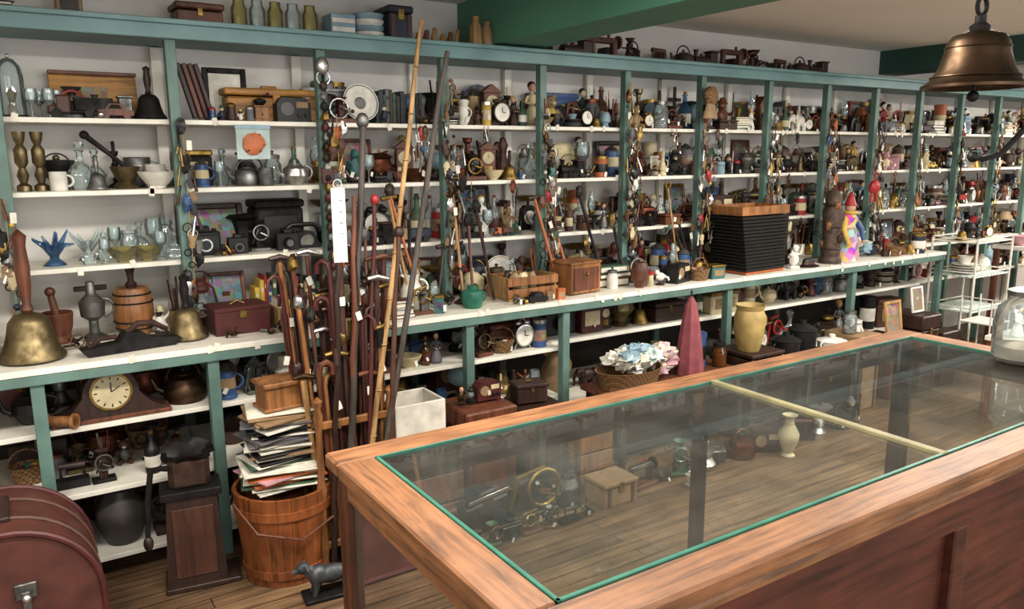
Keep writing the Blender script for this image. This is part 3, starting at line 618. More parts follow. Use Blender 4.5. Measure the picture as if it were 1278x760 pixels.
b=B(); b.lathe([(0,.002),(.07,.002),(.082,.015),(.085,.12),(.075,.17),(.05,.195),(.05,.215)],'gclear',28); b.lathe([(.054,.21),(.056,.225),(.03,.235),(.01,.238),(.014,.255),(0,.262)],'pewter',20)
b.lathe([(0,.012),(.07,.012),(.074,.05),(0,.06)],'tan',18); b.obj('glass_jar',(2.64,1.14,1.003))

# ------------------------------------------------------------------ counter: big objects
b=B(); hand_bell(b,None,'oldbrass','wm'); b.v=[Vector((v.x*1.62,v.y*1.62,v.z*1.62 if v.z<.105 else .17+(v.z-.105)*2.6)) for v in b.v]; b.obj('school_bell',(.03,3.36,ZD+.008))
b=B(); hand_bell(b,None,'oldbrass','iron'); b.obj('hand_bell',(.585,3.40,ZD+.006),0,1.18)
b=B(); b.lathe([(0,0),(.055,0),(.058,.01),(.045,.03),(.055,.06),(.062,.12),(.058,.125),(.045,.05),(0,.04)],'wm',20); b.tube([(.01,0,.05),(-.012,0,.2)],[.018,.013],'wm',12); b.ball((-.013,0,.21),.02,'wm'); b.obj('mortar_and_pestle',(.13,3.62,ZD+.001))
b=B(); b.lathe([(0,0),(.05,0),(.052,.01),(.02,.03),(.018,.08),(.045,.1),(.05,.16),(.02,.19),(.016,.24),(0,.245)],'pewter',18); b.box((0,0,.215),(.12,.02,.02),'iron'); handle(b,.04,.13,.04,'pewter'); b.obj('pewter_flagon',(.26,3.6,ZD+.001))
b=B(); b.lathe([(0,0),(.06,0),(.065,.01),(.08,.08),(.08,.12),(.067,.19),(.062,.2),(0,.2)],'wl',24)
for z,rr in((.03,.072),(.06,.0785),(.14,.0785),(.175,.072)): b.ring((0,0,z),rr,.0035,'iron','z',24)
b.tube([(0,-.075,.06),(0,-.105,.06)],.008,'brass'); b.lathe([(0,.2),(.02,.2),(.024,.215),(.012,.23),(.014,.26),(.02,.28),(.01,.3),(0,.31)],'wd',12); b.obj('wooden_barrel',(.415,3.62,ZD+.001))
b=B(); b.prism([(-.17,0),(.15,0),(.17,.03),(.06,.045),(.03,.07),(-.03,.075),(-.06,.04),(-.19,.03)],-.035,.035,'iron'); b.tube([(-.02,0,.07),(.02,0,.1),(.08,0,.095),(.13,0,.06)],[.012,.014,.012,.009],'rust'); b.tube([(-.16,0,.03),(-.12,-.0,.06),(-.06,0,.06)],.01,'rust'); b.obj('cast_iron_boot_jack',(.37,3.32,ZD+.001),.15)
b=B(); b.box((0,0,.05),(.235,.17,.1),'dred',.004); b.box((0,0,.108),(.24,.175,.018),'dred',.004); b.box((0,-.087,.085),(.03,.006,.03),'brass'); b.tube([(-.03,0,.118),(0,0,.132),(.03,0,.118)],.004,'brass'); b.obj('red_lacquer_box',(.80,3.44,ZD+.001),.05)
b=B(); b.box((0,0,.006),(.23,.17,.012),'pine')
for y in(-.08,.08): b.box((0,y,.05),(.23,.01,.09),'pine')
for x in(-.11,.11): b.box((x,0,.05),(.01,.15,.09),'pine')
R=random.Random(5)
for i in range(26): b.box((-.098+i*.0078,0,.07+R.uniform(-.004,.012)),(.005,.13,.1),R.choice(['yellow','red','blue','green','orange','paper','paper','cream','card','purple']),.0005,(0,R.uniform(-.1,.1),0))
b.obj('box_of_postcards',(1.06,3.42,ZD+.001))
put(row_of_books,.98,3.68,ZD,.2,3,recol=['yellow','cream','red','blue','green']); put(row_of_books,1.14,3.66,ZD,.19,9); put(tool_bundle,.60,3.68,ZD,.22,4); put(hurricane_lantern,.70,3.68,ZD,.24,8); put(picture_frame,.82,3.72,ZD,.22,14)
put(stack_of_books,-.2,3.4,ZD,.14,4); put(flower_vase,-.15,3.65,ZD,.2,6); put(carved_figure,.51,3.55,ZD,.14,6); put(heap_of_hardware,.74,3.3,ZD,.05,3); put(heap_of_hardware,.93,3.3,ZD,.06,5); put(heap_of_hardware,.2,3.45,ZD,.06,8); put(sad_iron,1.12,3.27,ZD,.07,1)

# mantel clock
b=B(); P=[(-.2,.0),(.2,.0),(.2,.02),(.19,.03)]
for i in range(9): 
    t=i/8; P.append((.19-.09*t,.03+.07*(t**2)*1.0))
for i in range(13):
    a=math.radians(5+170*i/12); P.append((.1*math.cos(a),.1+.105*math.sin(a)))
for i in range(9):
    t=1-i/8; P.append((-.19+.09*t,.03+.07*(t**2)))
P+=[(-.2,.02)]
Q=[]
for p in P:
    if not Q or (abs(p[0]-Q[-1][0])+abs(p[1]-Q[-1][1]))>1e-4: Q.append(p)
b.prism(Q,-.05,.05,'wd'); b.box((0,0,.008),(.42,.12,.016),'wm')
b.tube([(0,-.05,.115),(0,-.058,.115)],.075,'brass',28); b.tube([(0,-.058,.115),(0,-.060,.115)],.066,'cream',28)
for i in range(12):
    a=math.pi*i/6; b.box((.054*math.sin(a),-.061,.115+.054*math.cos(a)),(.004,.002,.012),'black',.0005,(0,a,0))
b.box((.0,-.062,.135),(.004,.002,.04),'black',.0005); b.box((.015,-.062,.125),(.003,.002,.035),'black',.0005,(0,1.0,0))
b.obj('mantel_clock',(.27,3.33,ZE+.001))
put(copper_kettle,.53,3.40,ZE,.17,1,recol=['bronze','black']); pack(-.1,.61,3.64,ZE,.16,.2,[wooden_box,tin_box,curio_vessel,row_of_books,copper_kettle],811,'assorted_curios',hs=1.4)
put(teapot,.0,3.42,ZE,.14,11,recol='black'); put(lidded_jar,-.16,3.4,ZE,.2,2,recol='wm')
b=B(); b.tube([(0,-.06,.03),(0,.06,.03)],.02,'wl',14)
for y in(-.06,.05): b.tube([(0,y,.03),(0,y+.012,.03)],.03,'wl',16)
b.obj('wooden_spool',(.09,3.27,ZE+.002),1.0)
put(glass_bottle,.40,3.34,ZF,.18,21,name='dark_glass_jug',recol=['black','wl','paper']); put(mechanical_gadget,.22,3.34,ZF,.13,3,recol=['iron','rust','pewter']); put(heap_of_hardware,.52,3.36,ZF,.08,5); put(sad_iron,.1,3.36,ZF,.1,6)
pack(-.1,.61,3.68,ZF,.18,.21,[wooden_box,stack_of_books,wicker_basket,table_radio,copper_kettle,tin_box],812,'assorted_curios',hs=1.6); pack(-.1,.61,3.5,ZF,.12,.17,MID,813,'assorted_curios')
pack(-.1,.61,3.68,.1,.2,.24,[wooden_box,tin_box,wicker_basket,table_radio],814,'assorted_curios',hs=2)
reg('stone','3A3630',.5,0,'plain')
b=B(); b.lathe([(0,0),(.08,0),(.09,.02),(.13,.12),(.125,.2),(.08,.27),(.075,.3),(.09,.31),(.06,.31),(.06,.28),(0,.27)],'stone',24); handle(b,.1,.2,.05,'stone',.008); b.obj('stoneware_crock',(.27,3.38,0.1015),2.4,.75)
put(wooden_box,.04,3.38,.1,.16,22,recol='wd'); put(mechanical_gadget,.44,3.36,.1,.2,23,recol=['rust','iron','iron'])
# cast iron & wood fruit press
reg('wd2','4E3024',.45,0,'wood')
b=B(); b.prism([(-.11,0),(.11,0),(.09,.36),(-.09,.36)],-.06,.06,'wd'); b.box((0,-.062,.18),(.15,.006,.28),'wd2',.002); b.box((0,0,.375),(.22,.14,.03),'iron'); b.box((0,0,.45),(.15,.09,.13),'rust',.02); b.blob((0,0,.53),(.09,.06,.05),'iron',.4,2,4); b.tube([(0,0,.5),(.0,0,.62)],[.03,.02],'iron')
b.tube([(-.075,-.03,.48),(-.13,-.07,.5),(-.15,-.08,.38),(-.16,-.09,.24)],[.012,.012,.011,.009],'iron'); b.ball((-.16,-.09,.22),(.018,.018,.03),'wd')
b.box((.02,0,-.0),(.27,.17,.02),'wd'); b.obj('cast_iron_fruit_press',(.49,3.07,.011),-.15)
# wooden bucket with bail, magazines, box
reg('wbucket','86502C',.42,0,'wood',axis=2,scale=.8)
b=B(); r0,r1,hh=.165,.195,.37; n=22
for i in range(n):
    a0=2*math.pi*i/n+.003; a1=2*math.pi*(i+1)/n-.003
    def p(a,r,z): return (r*math.cos(a),r*math.sin(a),z)
    vs=[p(a0,r0,0),p(a1,r0,0),p(a1,r1,hh),p(a0,r1,hh),p(a0,r0-.015,0),p(a1,r0-.015,0),p(a1,r1-.015,hh),p(a0,r1-.015,hh)]
    b.add(vs,[[0,1,2,3],[7,6,5,4],[3,2,6,7],[0,3,7,4],[1,5,6,2],[0,4,5,1]],'wbucket')
b.lathe([(0,.0),(r0-.013,.0),(r0-.013,.015),(0,.015)],'wd',22)
for z in(.05,.3): b.lathe([(r0+(r1-r0)*z/hh+.001,z-.018),(r0+(r1-r0)*z/hh+.005,z-.017),(r0+(r1-r0)*z/hh+.006,z+.017),(r0+(r1-r0)*z/hh+.001,z+.018)],'wbucket',28)
b.tube([(-.2,-.02,.33),(-.15,-.16,.25),(0,-.215,.21),(.15,-.16,.25),(.2,-.02,.33)],.006,'wm',8)
b.obj('wooden_bucket',(.82,2.97,.001))
b=B(); z=0; R=random.Random(12)
for i in range(34):
    t=R.uniform(.004,.011); sp=1.0 if i<10 else .85; b.box((R.uniform(-.018,.018),R.uniform(-.015,.015),z+t/2),(.30*sp+R.uniform(-.03,.02),.24*sp,t*.9),R.choice(['paper','paper','white','red','yellow','green','orange','cream','pink','paper'] if i<12 else ['paper','paper','white','cream','card','grey','white','black']),.001,(R.uniform(-.02,.02),R.uniform(-.03,.03),R.uniform(-.3,.3))); z+=t+.001
b.obj('stack_of_magazines',(.82,2.98,.376))
mz=.376+z
b=B(); b.box((0,0,.045),(.15,.12,.09),'wl',.004); b.box((0,0,.1),(.17,.14,.02),'wl',.006); b.box((0,0,.005),(.17,.14,.012),'wl',.004); b.obj('small_oak_box',(.83,2.98,mz+.004),.1)
# iron dog doorstop
reg('grey2','5C6064',.45,.7,'metal')
b=B(); b.box((0,0,.008),(.22,.1,.016),'iron',.004); b.ball((0,0,.085),(.075,.033,.036),'grey2'); b.ball((-.05,0,.09),(.04,.036,.042),'grey2'); b.tube([(-.07,0,.1),(-.095,0,.125)],[.026,.02],'grey2'); b.ball((-.105,0,.13),(.028,.02,.022),'grey2'); b.tube([(-.115,0,.128),(-.145,0,.12)],[.014,.009],'grey2')
for y in(-1,1):
    b.tube([(-.1,.012*y,.145),(-.09,.026*y,.125)],[.01,.005],'grey2'); b.tube([(-.06,.018*y,.08),(-.062,.02*y,.045),(-.07,.02*y,.016)],[.016,.01,.01],'grey2'); b.tube([(.055,.018*y,.08),(.045,.02*y,.055),(.068,.02*y,.038),(.06,.02*y,.016)],[.022,.014,.009,.01],'grey2')
b.tube([(.07,0,.1),(.1,0,.115),(.115,0,.14)],[.009,.007,.004],'grey2'); b.obj('cast_iron_dog_doorstop',(.90,2.68,.001),-.1)
# maroon domed trunk
b=B(); rr=.26
P=[(-rr,-.26),(rr,-.26)]+[(rr*math.cos(math.radians(a)),rr*math.sin(math.radians(a))) for a in range(0,181,9)]
b.prism([(x,z+.262) for x,z in P],-.2,.2,'trunk_leather')
for y in(-.2,.2):
    pts=[Vector((x,y,z+.262)) for x,z in P]+[Vector((P[0][0],y,P[0][1]+.262))]
    b.tube(pts,.011,'dred',8)
for y in(-.08,.08):
    b.tube([Vector((x*1.005,y,z*1.005+.262)) for x,z in P[2:]],.008,'brown',6)
b.box((.05,-.206,.33),(.06,.012,.05),'pewter',.004); b.box((.05,-.212,.28),(.024,.012,.1),'pewter',.004); b.ball((.05,-.22,.31),.014,'silver',10,6)
b.box((-.02,0,.528),(.1,.2,.014),'wd',.005); b.obj('round_top_trunk',(-.12,2.86,.013),.0)

# ------------------------------------------------------------------ cane stand with canes and long sticks
b=B(); cx,cy=1.08,2.93
for x in(-.15,.15):
    for y in(-.1,.1):
        b.lathe([(0,0),(.018,0),(.022,.03),(.012,.06),(.02,.12),(.014,.3),(.022,.36),(.014,.4),(.014,.6),(.02,.66),(.012,.69),(.02,.72),(0,.74)],'wl',10,(x,y,0))
for z in(.12,.62):
    for y in(-.1,.1): b.box((0,y,z),(.28,.02,.03),'wl')
    for x in(-.15,.15): b.box((x,0,z),(.02,.18,.03),'wl')
b.box((0,0,.1),(.28,.18,.012),'wm'); b.obj('cane_stand',(cx,cy,.001))
R=random.Random(77)
b=B()
for i in range(90):
    bx,by=R.uniform(-.13,.13),R.uniform(-.08,.08); tx=bx*1.45+R.uniform(-.03,.03)-.01; ty=by+R.uniform(-.03,.03); h=R.uniform(.75,1.28)
    k=R.choice(['wd','wm','wd','wl','dred','black','wm','brown','rust','pine','iron','wd']); st=R.random()
    P=[(bx*.9,by*.9,.11),((bx+tx)/2+R.uniform(-.008,.008),(by+ty)/2,h*.55),(tx,ty,h)]; rr=R.uniform(.007,.013)
    if st<.3:
        a=R.uniform(0,6.28); dx,dy=math.cos(a)*.028,math.sin(a)*.028
        P+=[(tx+dx*.3,ty+dy*.3,h+.03),(tx+dx*1.1,ty+dy*1.1,h+.04),(tx+dx*1.9,ty+dy*1.9,h+.025),(tx+dx*2,ty+dy*2,h-.01)]; b.tube(P,rr,k,8)
    else:
        b.tube(P,[rr*.7,rr*.9,rr],k,8)
        kk=R.choice(['brass','silver','wd','iron','wm','bronze','wd','cream']); 
        if st<.6: b.blob((tx,ty,h+.01),(.02,.02,.03),kk,.5,3,i,10,7)
        elif st<.75: b.tube([(tx,ty,h-.02),(tx,ty,h+.05)],[.014,.018],kk,8)
        else: b.tube([(tx-.04,ty,h+.012),(tx,ty,h+.018),(tx+.05,ty,h+.004)],[.009,.012,.008],kk,8)
    if R.random()<.2: b.box((tx,ty-.018,h-R.uniform(.06,.3)),(.022,.002,.035),'paper',.0005,(0,R.uniform(-.4,.4),0))
b.obj('bundle_of_walking_canes',(cx,cy,0))
reg('wgrey','4A423C',.55,0,'wood')
def stick(name,p0,p1,r,k,knob=None,n=10,wob=.004):
    b=B(); p0=Vector(p0);p1=Vector(p1); L=(p1-p0)
    pts=[L*(i/n)+Vector((R.uniform(-wob,wob),R.uniform(-wob,wob),0)) for i in range(n+1)]
    b.tube(pts,[r*(1-.25*i/n) for i in range(n+1)],k,9)
    if knob: b.ball(L,(r*1.6,r*1.6,r*2),knob,10,6)
    if name=='bamboo_pole':
        for i in range(1,12): 
            q=L*(i/12); b.ball(q,(r*1.15,r*1.15,.005),k,9,4)
    b.obj(name,p0)
stick('bamboo_pole',(1.035,2.76,.012),(1.455,2.90,2.17),.012,'pine')
stick('wooden_staff',(1.08,2.77,.012),(1.565,2.9,2.06),.014,'wgrey')
stick('carved_walking_stick',(1.0,2.78,.012),(1.19,2.9,1.78),.016,'wgrey','pewter')
stick('red_walking_stick',(1.08,2.775,.012),(1.215,2.87,1.48),.011,'dred','red')
stick('gnarled_walking_stick',(.96,2.81,.012),(1.05,2.84,1.42),.013,'wd',None,14,.008)
stick('shillelagh_walking_stick',(1.16,2.77,.012),(1.30,2.84,1.35),.013,'brown','wd',14,.006)
stick('gnarled_walking_stick',(1.02,2.80,.012),(1.13,2.86,1.5),.013,'wm',None,14,.006)
b=B(); b.tube([(0,0,0),(0,0,.95)],.007,'iron'); 
for i in range(20): b.blob((0,0,.04+i*.045),(.018,.014,.022),['pewter','dred','brass','iron','pewter','wd','bronze'][i%7],.4,3,i,9,6)
b.ball((0,0,.98),(.03,.02,.04),'silver',12,8); b.ring((0,0,.93),.03,.004,'silver','y'); b.box((0,-.002,.5),(.06,.015,.07),'dred',.004); b.obj('hanging_ornament_string',(1.25,3.48,1.06))
b=B(); b.box((0,0,0),(.05,.003,.27),'white',.001); 
for i in range(4): b.box((.008,-.002,.09-i*.04),(.012,.001,.003),'grey',.0002)
b.ring((0,0,.15),.015,.0015,'white','y',12); b.obj('hanging_price_card',(1.015,2.73,1.40),-.3)

# ------------------------------------------------------------------ strings hanging on shelf posts
def hang_into(b,x,zt,zb,y,R):
    n=int((zt-zb)/.026); b.tube([(x,y,zt),(x,y,zb)],.0025,'tan',5)
    for i in range(n):
        z=zb+i*.026+.012; t=R.random(); dx=x+R.uniform(-.03,.03)
        if t<.1: b.ball((dx,y,z),R.uniform(.009,.014),R.choice(PNT+MET),8,5)
        elif t<.3: b.ring((dx,y,z),R.uniform(.012,.022),.003,R.choice(MET),'y',12)
        elif t<.42: b.box((dx,y-.004,z),(.022,.004,.04),R.choice(['white','paper','card','black']),.001,(0,R.uniform(-.4,.4),0))
        elif t<.75: b.tube([(dx,y,z+.02),(dx+R.uniform(-.03,.03),y-.01,z-.06)],[.003,.007],R.choice(MET+['wd','wm','wl']),6); 
        else: b.blob((dx,y-.004,z),(.018,.012,.034),R.choice(PNT+MET+MET+['wicker','tan']),.7,4,i,9,7)
def hang(name,x,zt,zb,seed,y=3.485):
    b=B(); hang_into(b,0,zt-zb,0,0,random.Random(seed)); b.obj(name,(x,y,zb))
hang('hanging_bead_string',.645,1.80,.98,1); hang('hanging_key_string',1.88,2.02,1.0,2); hang('hanging_charm_string',2.47,1.95,1.05,3)
hang('hanging_key_string',3.06,2.05,1.15,4); hang('hanging_charm_string',3.67,1.98,1.0,5); hang('hanging_bead_string',4.29,1.9,1.1,6); hang('hanging_charm_string',4.9,1.95,1.0,7); hang('hanging_key_string',.0,1.5,1.05,9); hang('hanging_bead_string',5.47,1.9,1.1,12); hang('hanging_charm_string',6.05,1.8,1.1,13)
hang('hanging_key_string',6.65,1.9,1.0,25); hang('hanging_bead_string',7.25,1.9,1.0,26)
# short strings of trinkets hooked on the shelf edges
b=B(); R=random.Random(404)
for i in range(34):
    x=R.uniform(1.35,5.9); z=R.choice([ZB,ZC,ZC,ZA]); 
    hang_into(b,x,z-.003,z-R.uniform(.06,.2),3.535,R)
for x in (1.30,1.92,2.51,3.10,3.71,4.33,4.94,5.5): hang_into(b,x,R.uniform(1.6,1.9),R.uniform(1.0,1.15),3.465,R)
b.obj('hanging_trinkets')
# long-handled hand tools leaning on the shelf fronts
b=B()
for i in range(34):
    x=R.uniform(1.35,5.7)
    if 3.6<x<4.3 or 4.55<x<5.4: continue
    L=R.uniform(.25,.6); dx=R.uniform(-.12,.12); k=R.choice(['wd','wm','wl','iron','iron','rust','orange','pine','dred']); r=R.uniform(.005,.01)
    b.tube([(x,3.40,ZD+.008),(x+dx,3.50,ZD+L)],[r*.8,r],k,7)
    t=R.random(); kk=R.choice(['iron','brass','rust','pewter','wd'])
    if t<.3: b.tube([(x+dx-.04,3.50,ZD+L),(x+dx+.04,3.50,ZD+L+.01)],.011,kk,8)
    elif t<.6: b.blob((x+dx,3.50,ZD+L+.015),(.025,.015,.035),kk,.5,3,i,10,7)
    else: b.ring((x+dx,3.50,ZD+L+.02),.02,.005,kk,'y',12)
b.obj('leaning_hand_tools')
b=B(); b.blob((0,0,0),(.055,.03,.06),'wicker',.2,3,4); b.lathe([(.03,0),(.06,-.1),(.0,-.1)],'tan',12,(0,0,-.03),(1,.5)); b.obj('straw_doll',(3.67,3.455,1.99))
b=B(); b.blob((0,0,0),(.05,.03,.05),'red',.15,2,4); b.tube([(0,0,.04),(0,0,.12)],.008,'red'); b.tube([(-.02,0,-.03),(-.03,0,-.1)],.01,'red'); b.tube([(.02,0,-.03),(.03,0,-.1)],.01,'red'); b.obj('red_cast_pulley',(5.02,3.2,1.42))
b=B(); 
b.box((0,0,0),(.145,.003,.13),'gclear',.001); b.box((0,.004,0),(.14,.002,.125),'white',.0005); b.blob((0,-.008,0),(.045,.008,.045),'orange',.4,4,2); b.box((0,-.008,-.02),(.06,.01,.02),'dred'); b.box((0,0,.072),(.15,.006,.018),'lblue',.001); b.obj('bagged_trinket_card',(.93,3.49,1.70))

# ------------------------------------------------------------------ shelf A (z 1.80)
b=B(); b.lathe([(0,0),(.055,0),(.055,.012),(0,.014)],'wd',20); b.lathe([(.048,.013),(.048,.16),(.04,.2),(.02,.225),(0,.232)],'gclear',20); b.ball((0,0,.238),.008,'gclear'); b.lathe([(0,.013),(.02,.013),(.02,.04),(.01,.06),(.02,.1),(0,.12)],'brass',10); b.obj('glass_dome_cloche',(.07,3.74,ZA+.001))
for i,(x,y) in enumerate(((.13,3.63),(.19,3.62),(.16,3.72),(.22,3.68))): put(wine_glass,x,y,ZA,.11,i,recol='gclear')
reg('orangewood','AA7A38',.5,0,'wood',axis=0)
b=B(); b.box((0,0,.1),(.33,.015,.2),'orangewood',.003,(-.12,0,0)); 
for z in(.01,.19): b.box((0,-.01-(.1-z)*-.12,z),(.33,.02,.014),'wm',.002)
b.box((0,-.014,.1),(.1,.004,.07),'art',.001,(-.12,0,0)); b.obj('wooden_serving_tray',(.37,3.83,ZA+.003))
put(toy_truck,.30,3.64,ZA,.09,3,recol=['brown','grey','iron','brass']); put(mechanical_gadget,.28,3.74,ZA,.13,9); put(toy_locomotive,.42,3.72,ZA,.10,5,recol=['pewter','iron','black']); put(toy_car,.42,3.62,ZA,.06,6,recol=['wm','iron','black']); put(heap_of_hardware,.36,3.6,ZA,.04,6)
b=B(); hand_bell(b,None,'iron','wd'); b.obj('iron_bell',(.555,3.66,ZA+.006),0,.95)
b=B()
for i in range(4): b.box((i*.024,-.0,.12),(.019,.03,.235),['wd','wm','dred','wd'][i],.003,(0,-.25,0))
b.obj('wooden_levels',(.71,3.68,ZA+.006))
b=B(); w,h=.19,.24
for x in(-1,1): b.box((x*(w/2-.012),0,h/2),(.024,.02,h),'iron')
for z in(.012,h-.012): b.box((0,0,z),(w-.05,.02,.024),'iron')
b.box((0,.004,h/2),(w-.045,.006,h-.045),'white',.001); b.box((0,-.001,h/2),(w*.5,.002,h*.4),'paper',.001); b.obj('framed_certificate',(.90,3.80,ZA+.001))
for i in range(5): put([salt_shaker,carved_figure][i%2],.80+i*.04,3.63,ZA,.06+.01*(i%3),3+i)
put(coffee_mill,1.02,3.66,ZA,.13,2); put(wooden_box,1.10,3.81,ZA,.17,7,recol=['orangewood','orangewood','art']); put(table_radio,1.16,3.66,ZA,.11,3,name='black_clock',recol=['black','grey','tan','black'])
put(film_camera,1.34,3.72,ZA,.2,5,name='film_projector',recol=['pewter','iron','black']); put(trophy_cup,1.42,3.8,ZA,.2,7); put(mechanical_gadget,1.38,3.62,ZA,.12,17)
put(plate_on_stand,1.50,3.68,ZA,.19,1,recol=['white','pewter','grey','iron']); put(row_of_books,1.66,3.72,ZA,.17,5,recol=['green','black','navy','grey','brown']); put(row_of_books,1.79,3.74,ZA,.16,8,recol=['navy','blue','lblue','black']); put(carved_figure,1.6,3.62,ZA,.1,4); put(curio_vessel,1.72,3.6,ZA,.08,4); put(heap_of_hardware,1.82,3.62,ZA,.07,4)
# ------------------------------------------------------------------ shelf B
for i,x in enumerate((.075,.135)): 
    b=B(); b.lathe([(0,0),(.026,0),(.026,.02),(.012,.03),(.022,.06),(.012,.09),(.024,.11),(.024,.16),(.012,.18),(.02,.2),(.024,.23),(0,.23)],'oldbrass',14); b.obj('brass_candlestick',(x,3.68,ZB+.001))
put(coffee_mug,.205,3.64,ZB,.075,2,name='white_mug',recol='white'); put(crystal_decanter,.28,3.7,ZB,.2,1); put(crystal_decanter,.34,3.78,ZB,.17,2); put(curio_vessel,.2,3.78,ZB,.15,12); put(hand_bell,.33,3.63,ZB,.14,2,recol=['pewter','iron','pewter'])
b=B(); b.lathe([(0,0),(.045,0),(.05,.01),(.03,.03),(.045,.05),(.06,.09),(.055,.092),(.03,.05),(0,.045)],'oldbrass',18); b.tube([(.03,0,.06),(-.05,0,.14),(-.14,0,.22)],[.009,.009,.012],'iron'); b.ball((-.14,0,.22),.018,'iron'); b.obj('brass_mortar',(.445,3.7,ZB+.001))
put(candlestick,.42,3.82,ZB,.2,2,recol='iron'); put(mixing_bowl,.56,3.66,ZB,.07,8,name='white_bowl',recol='white'); put(coffee_mug,.53,3.82,ZB,.13,14,recol='pewter'); put(coffee_mug,.59,3.77,ZB,.1,15,recol='white')
put(beer_stein,.69,3.7,ZB,.13,31,recol=['grey','pewter']); put(beer_stein,.76,3.68,ZB,.12,3,recol=['blue','pewter','cream']); put(wine_glass,.82,3.66,ZB,.11,2); put(copper_kettle,.93,3.70,ZB,.12,5,recol=['pewter','black']); put(coffee_mug,1.03,3.64,ZB,.08,3,recol=['pewter']); put(teapot,1.16,3.68,ZB,.12,14,recol='silver'); put(crystal_decanter,.87,3.82,ZB,.17,2); put(lidded_jar,1.1,3.82,ZB,.16,9,recol=['gclear','pewter']); put(ceramic_pitcher,.99,3.82,ZB,.15,9,recol='black'); put(tin_box,.74,3.82,ZB,.16,12); put(glass_bottle,1.2,3.8,ZB,.18,4)
# ------------------------------------------------------------------ shelf C: glass
def artglass(b,k,seed,s=1):
    R=random.Random(seed); b.lathe([(0,0),(.05*s,0),(.04*s,.01),(.02*s,.03*s),(.02*s,.05*s)],k,14)
    for i in range(9):
        a=i*.7; b.tube([(0,0,.04*s),(math.cos(a)*.04*s,math.sin(a)*.04*s,.09*s),(math.cos(a)*.085*s,math.sin(a)*.05*s,R.uniform(.08,.17)*s)],[.016*s,.012*s,.003],k,8)
b=B(); artglass(b,'gblue',1,.9); b.obj('blue_art_glass',(.15,3.68,ZC+.001))
b=B(); artglass(b,'gclear',2,.8); b.obj('clear_art_glass',(.28,3.79,ZC+.001))
for i,(fn,x,h) in enumerate(((crystal_decanter,.27,.1),(wine_glass,.33,.1),(mixing_bowl,.40,.06),(mixing_bowl,.49,.06),(wine_glass,.545,.12),(crystal_decanter,.60,.12))):
    b=item(fn,random.Random(i),h); b.mats=['gyel' if i in(2,3) else 'gclear']*len(b.mats); b.obj('cut_glass_piece',(x,3.62,ZC+.001))
for i in range(6):
    b=item([crystal_decanter,wine_glass,lidded_jar][i%3],random.Random(i),.12+.012*i); b.mats=['gclear']*len(b.mats); b.obj('crystal_stemware',(.34+i*.05,3.74+.07*(i%2),ZC+.001))
put(film_camera,.73,3.66,ZC,.13,1,recol=['black','iron','silver']); put(film_camera,.87,3.63,ZC,.09,6,recol=['black','grey','iron']); put(picture_frame,.80,3.82,ZC,.22,12,recol=['wd','junk']); put(mechanical_gadget,.98,3.68,ZC,.14,3,recol=['pewter','iron','silver']); put(film_camera,1.1,3.64,ZC,.1,9,recol=['black','iron','grey']); put(tin_box,1.1,3.83,ZC,.23,17,recol=['iron','black','grey']); put(rotary_telephone,1.2,3.72,ZC,.12,2); put(curio_vessel,.95,3.82,ZC,.17,8); put(heap_of_hardware,.8,3.6,ZC,.05,9)

# ------------------------------------------------------------------ packed shelves further along
sd=500
_C,_P=list(CER),list(PNT)
for i in range(3,15):
    a,c=UP[i]+.025,UP[i+1]-.025
    if i>=10:
        CER[:]=['white','cream','pink','lblue','white','gclear']; PNT[:]=['white','pink','cream','lblue','blue','yellow','purple','red','white','grey','white','tan']
    for z,hm in((ZA,.30),(ZB,.262),(ZC,.28)):
        sd+=1
        if i==3 and z==ZA: continue
        pack(a,c,3.84,z,.09,hm*.98,BACK,sd*7,'assorted_curios',hs=1.8); pack(a,c,3.735,z,.11,hm*.88,MID,sd*11,'assorted_curios',hs=1.35); pack(a,c,3.622,z,.11,hm*.65,SMALL,sd*13,'assorted_curios',hs=.9)
for z in(.911,.611): pack(6.1,8.3,3.62,z,.14,.25,ALL,int(z*900),'assorted_curios'); pack(6.1,8.3,3.78,z,.14,.27,BACK,int(z*901),'assorted_curios')
CER[:]=_C; PNT[:]=_P
# ------------------------------------------------------------------ counter clutter
b=B(); b.box((0,0,.008),(.3,.2,.016),'pine')
for y in(-.1,.1):
    for z in(.04,.1): b.box((0,y,z),(.32,.012,.045),'wl')
for x in(-.15,.15):
    b.box((x,0,.07),(.012,.186,.11),'pine')
for i in range(10): b.blob((random.Random(i).uniform(-.1,.1),random.Random(i+50).uniform(-.06,.06),.09),(.03,.03,.05),['wd','tan','iron','cream'][i%4],.3,3,i,8,6)
b.obj('wooden_crate',(2.27,3.42,ZD+.001))
b=B(); b.box((0,0,.085),(.22,.18,.16),'wl',.004); b.box((0,-.093,.085),(.18,.006,.12),'wm',.002); b.box((0,0,.17),(.232,.19,.014),'wl',.004); b.ball((0,-.1,.11),.01,'brass'); b.obj('wooden_recipe_box',(2.59,3.38,ZD+.001),.1)
put(tool_bundle,2.50,3.60,ZD,.33,8,name='jar_of_paint_brushes',recol=['iron','orange','wl','orange','yellow']); put(lidded_jar,2.84,3.36,ZD,.12,1,name='white_jar',recol=['white','pewter'])
reg('tealp','2E6E5A',.35,0,'plain')
b=B(); b.lathe([(0,0),(.05,0),(.055,.01),(.07,.06),(.06,.1),(.03,.11),(.03,.13),(0,.13)],'tealp',18); handle(b,.06,.06,.03,'tealp'); b.obj('green_enamel_pot',(1.90,3.31,ZD+.001),0,.85)
b=B(); n=16
for i in range(n):
    w=.38+.09*i/n; b.box((-.01-.02*i/n,0,.03+i*.0215),(w,.28,.0185),'black',.004)
b.box((0,0,.01),(.38,.26,.018),'orange',.003)
z=.03+n*.0215-.01
b.box((-.03,0,z+.012),(.47,.28,.012),'wl',.002)
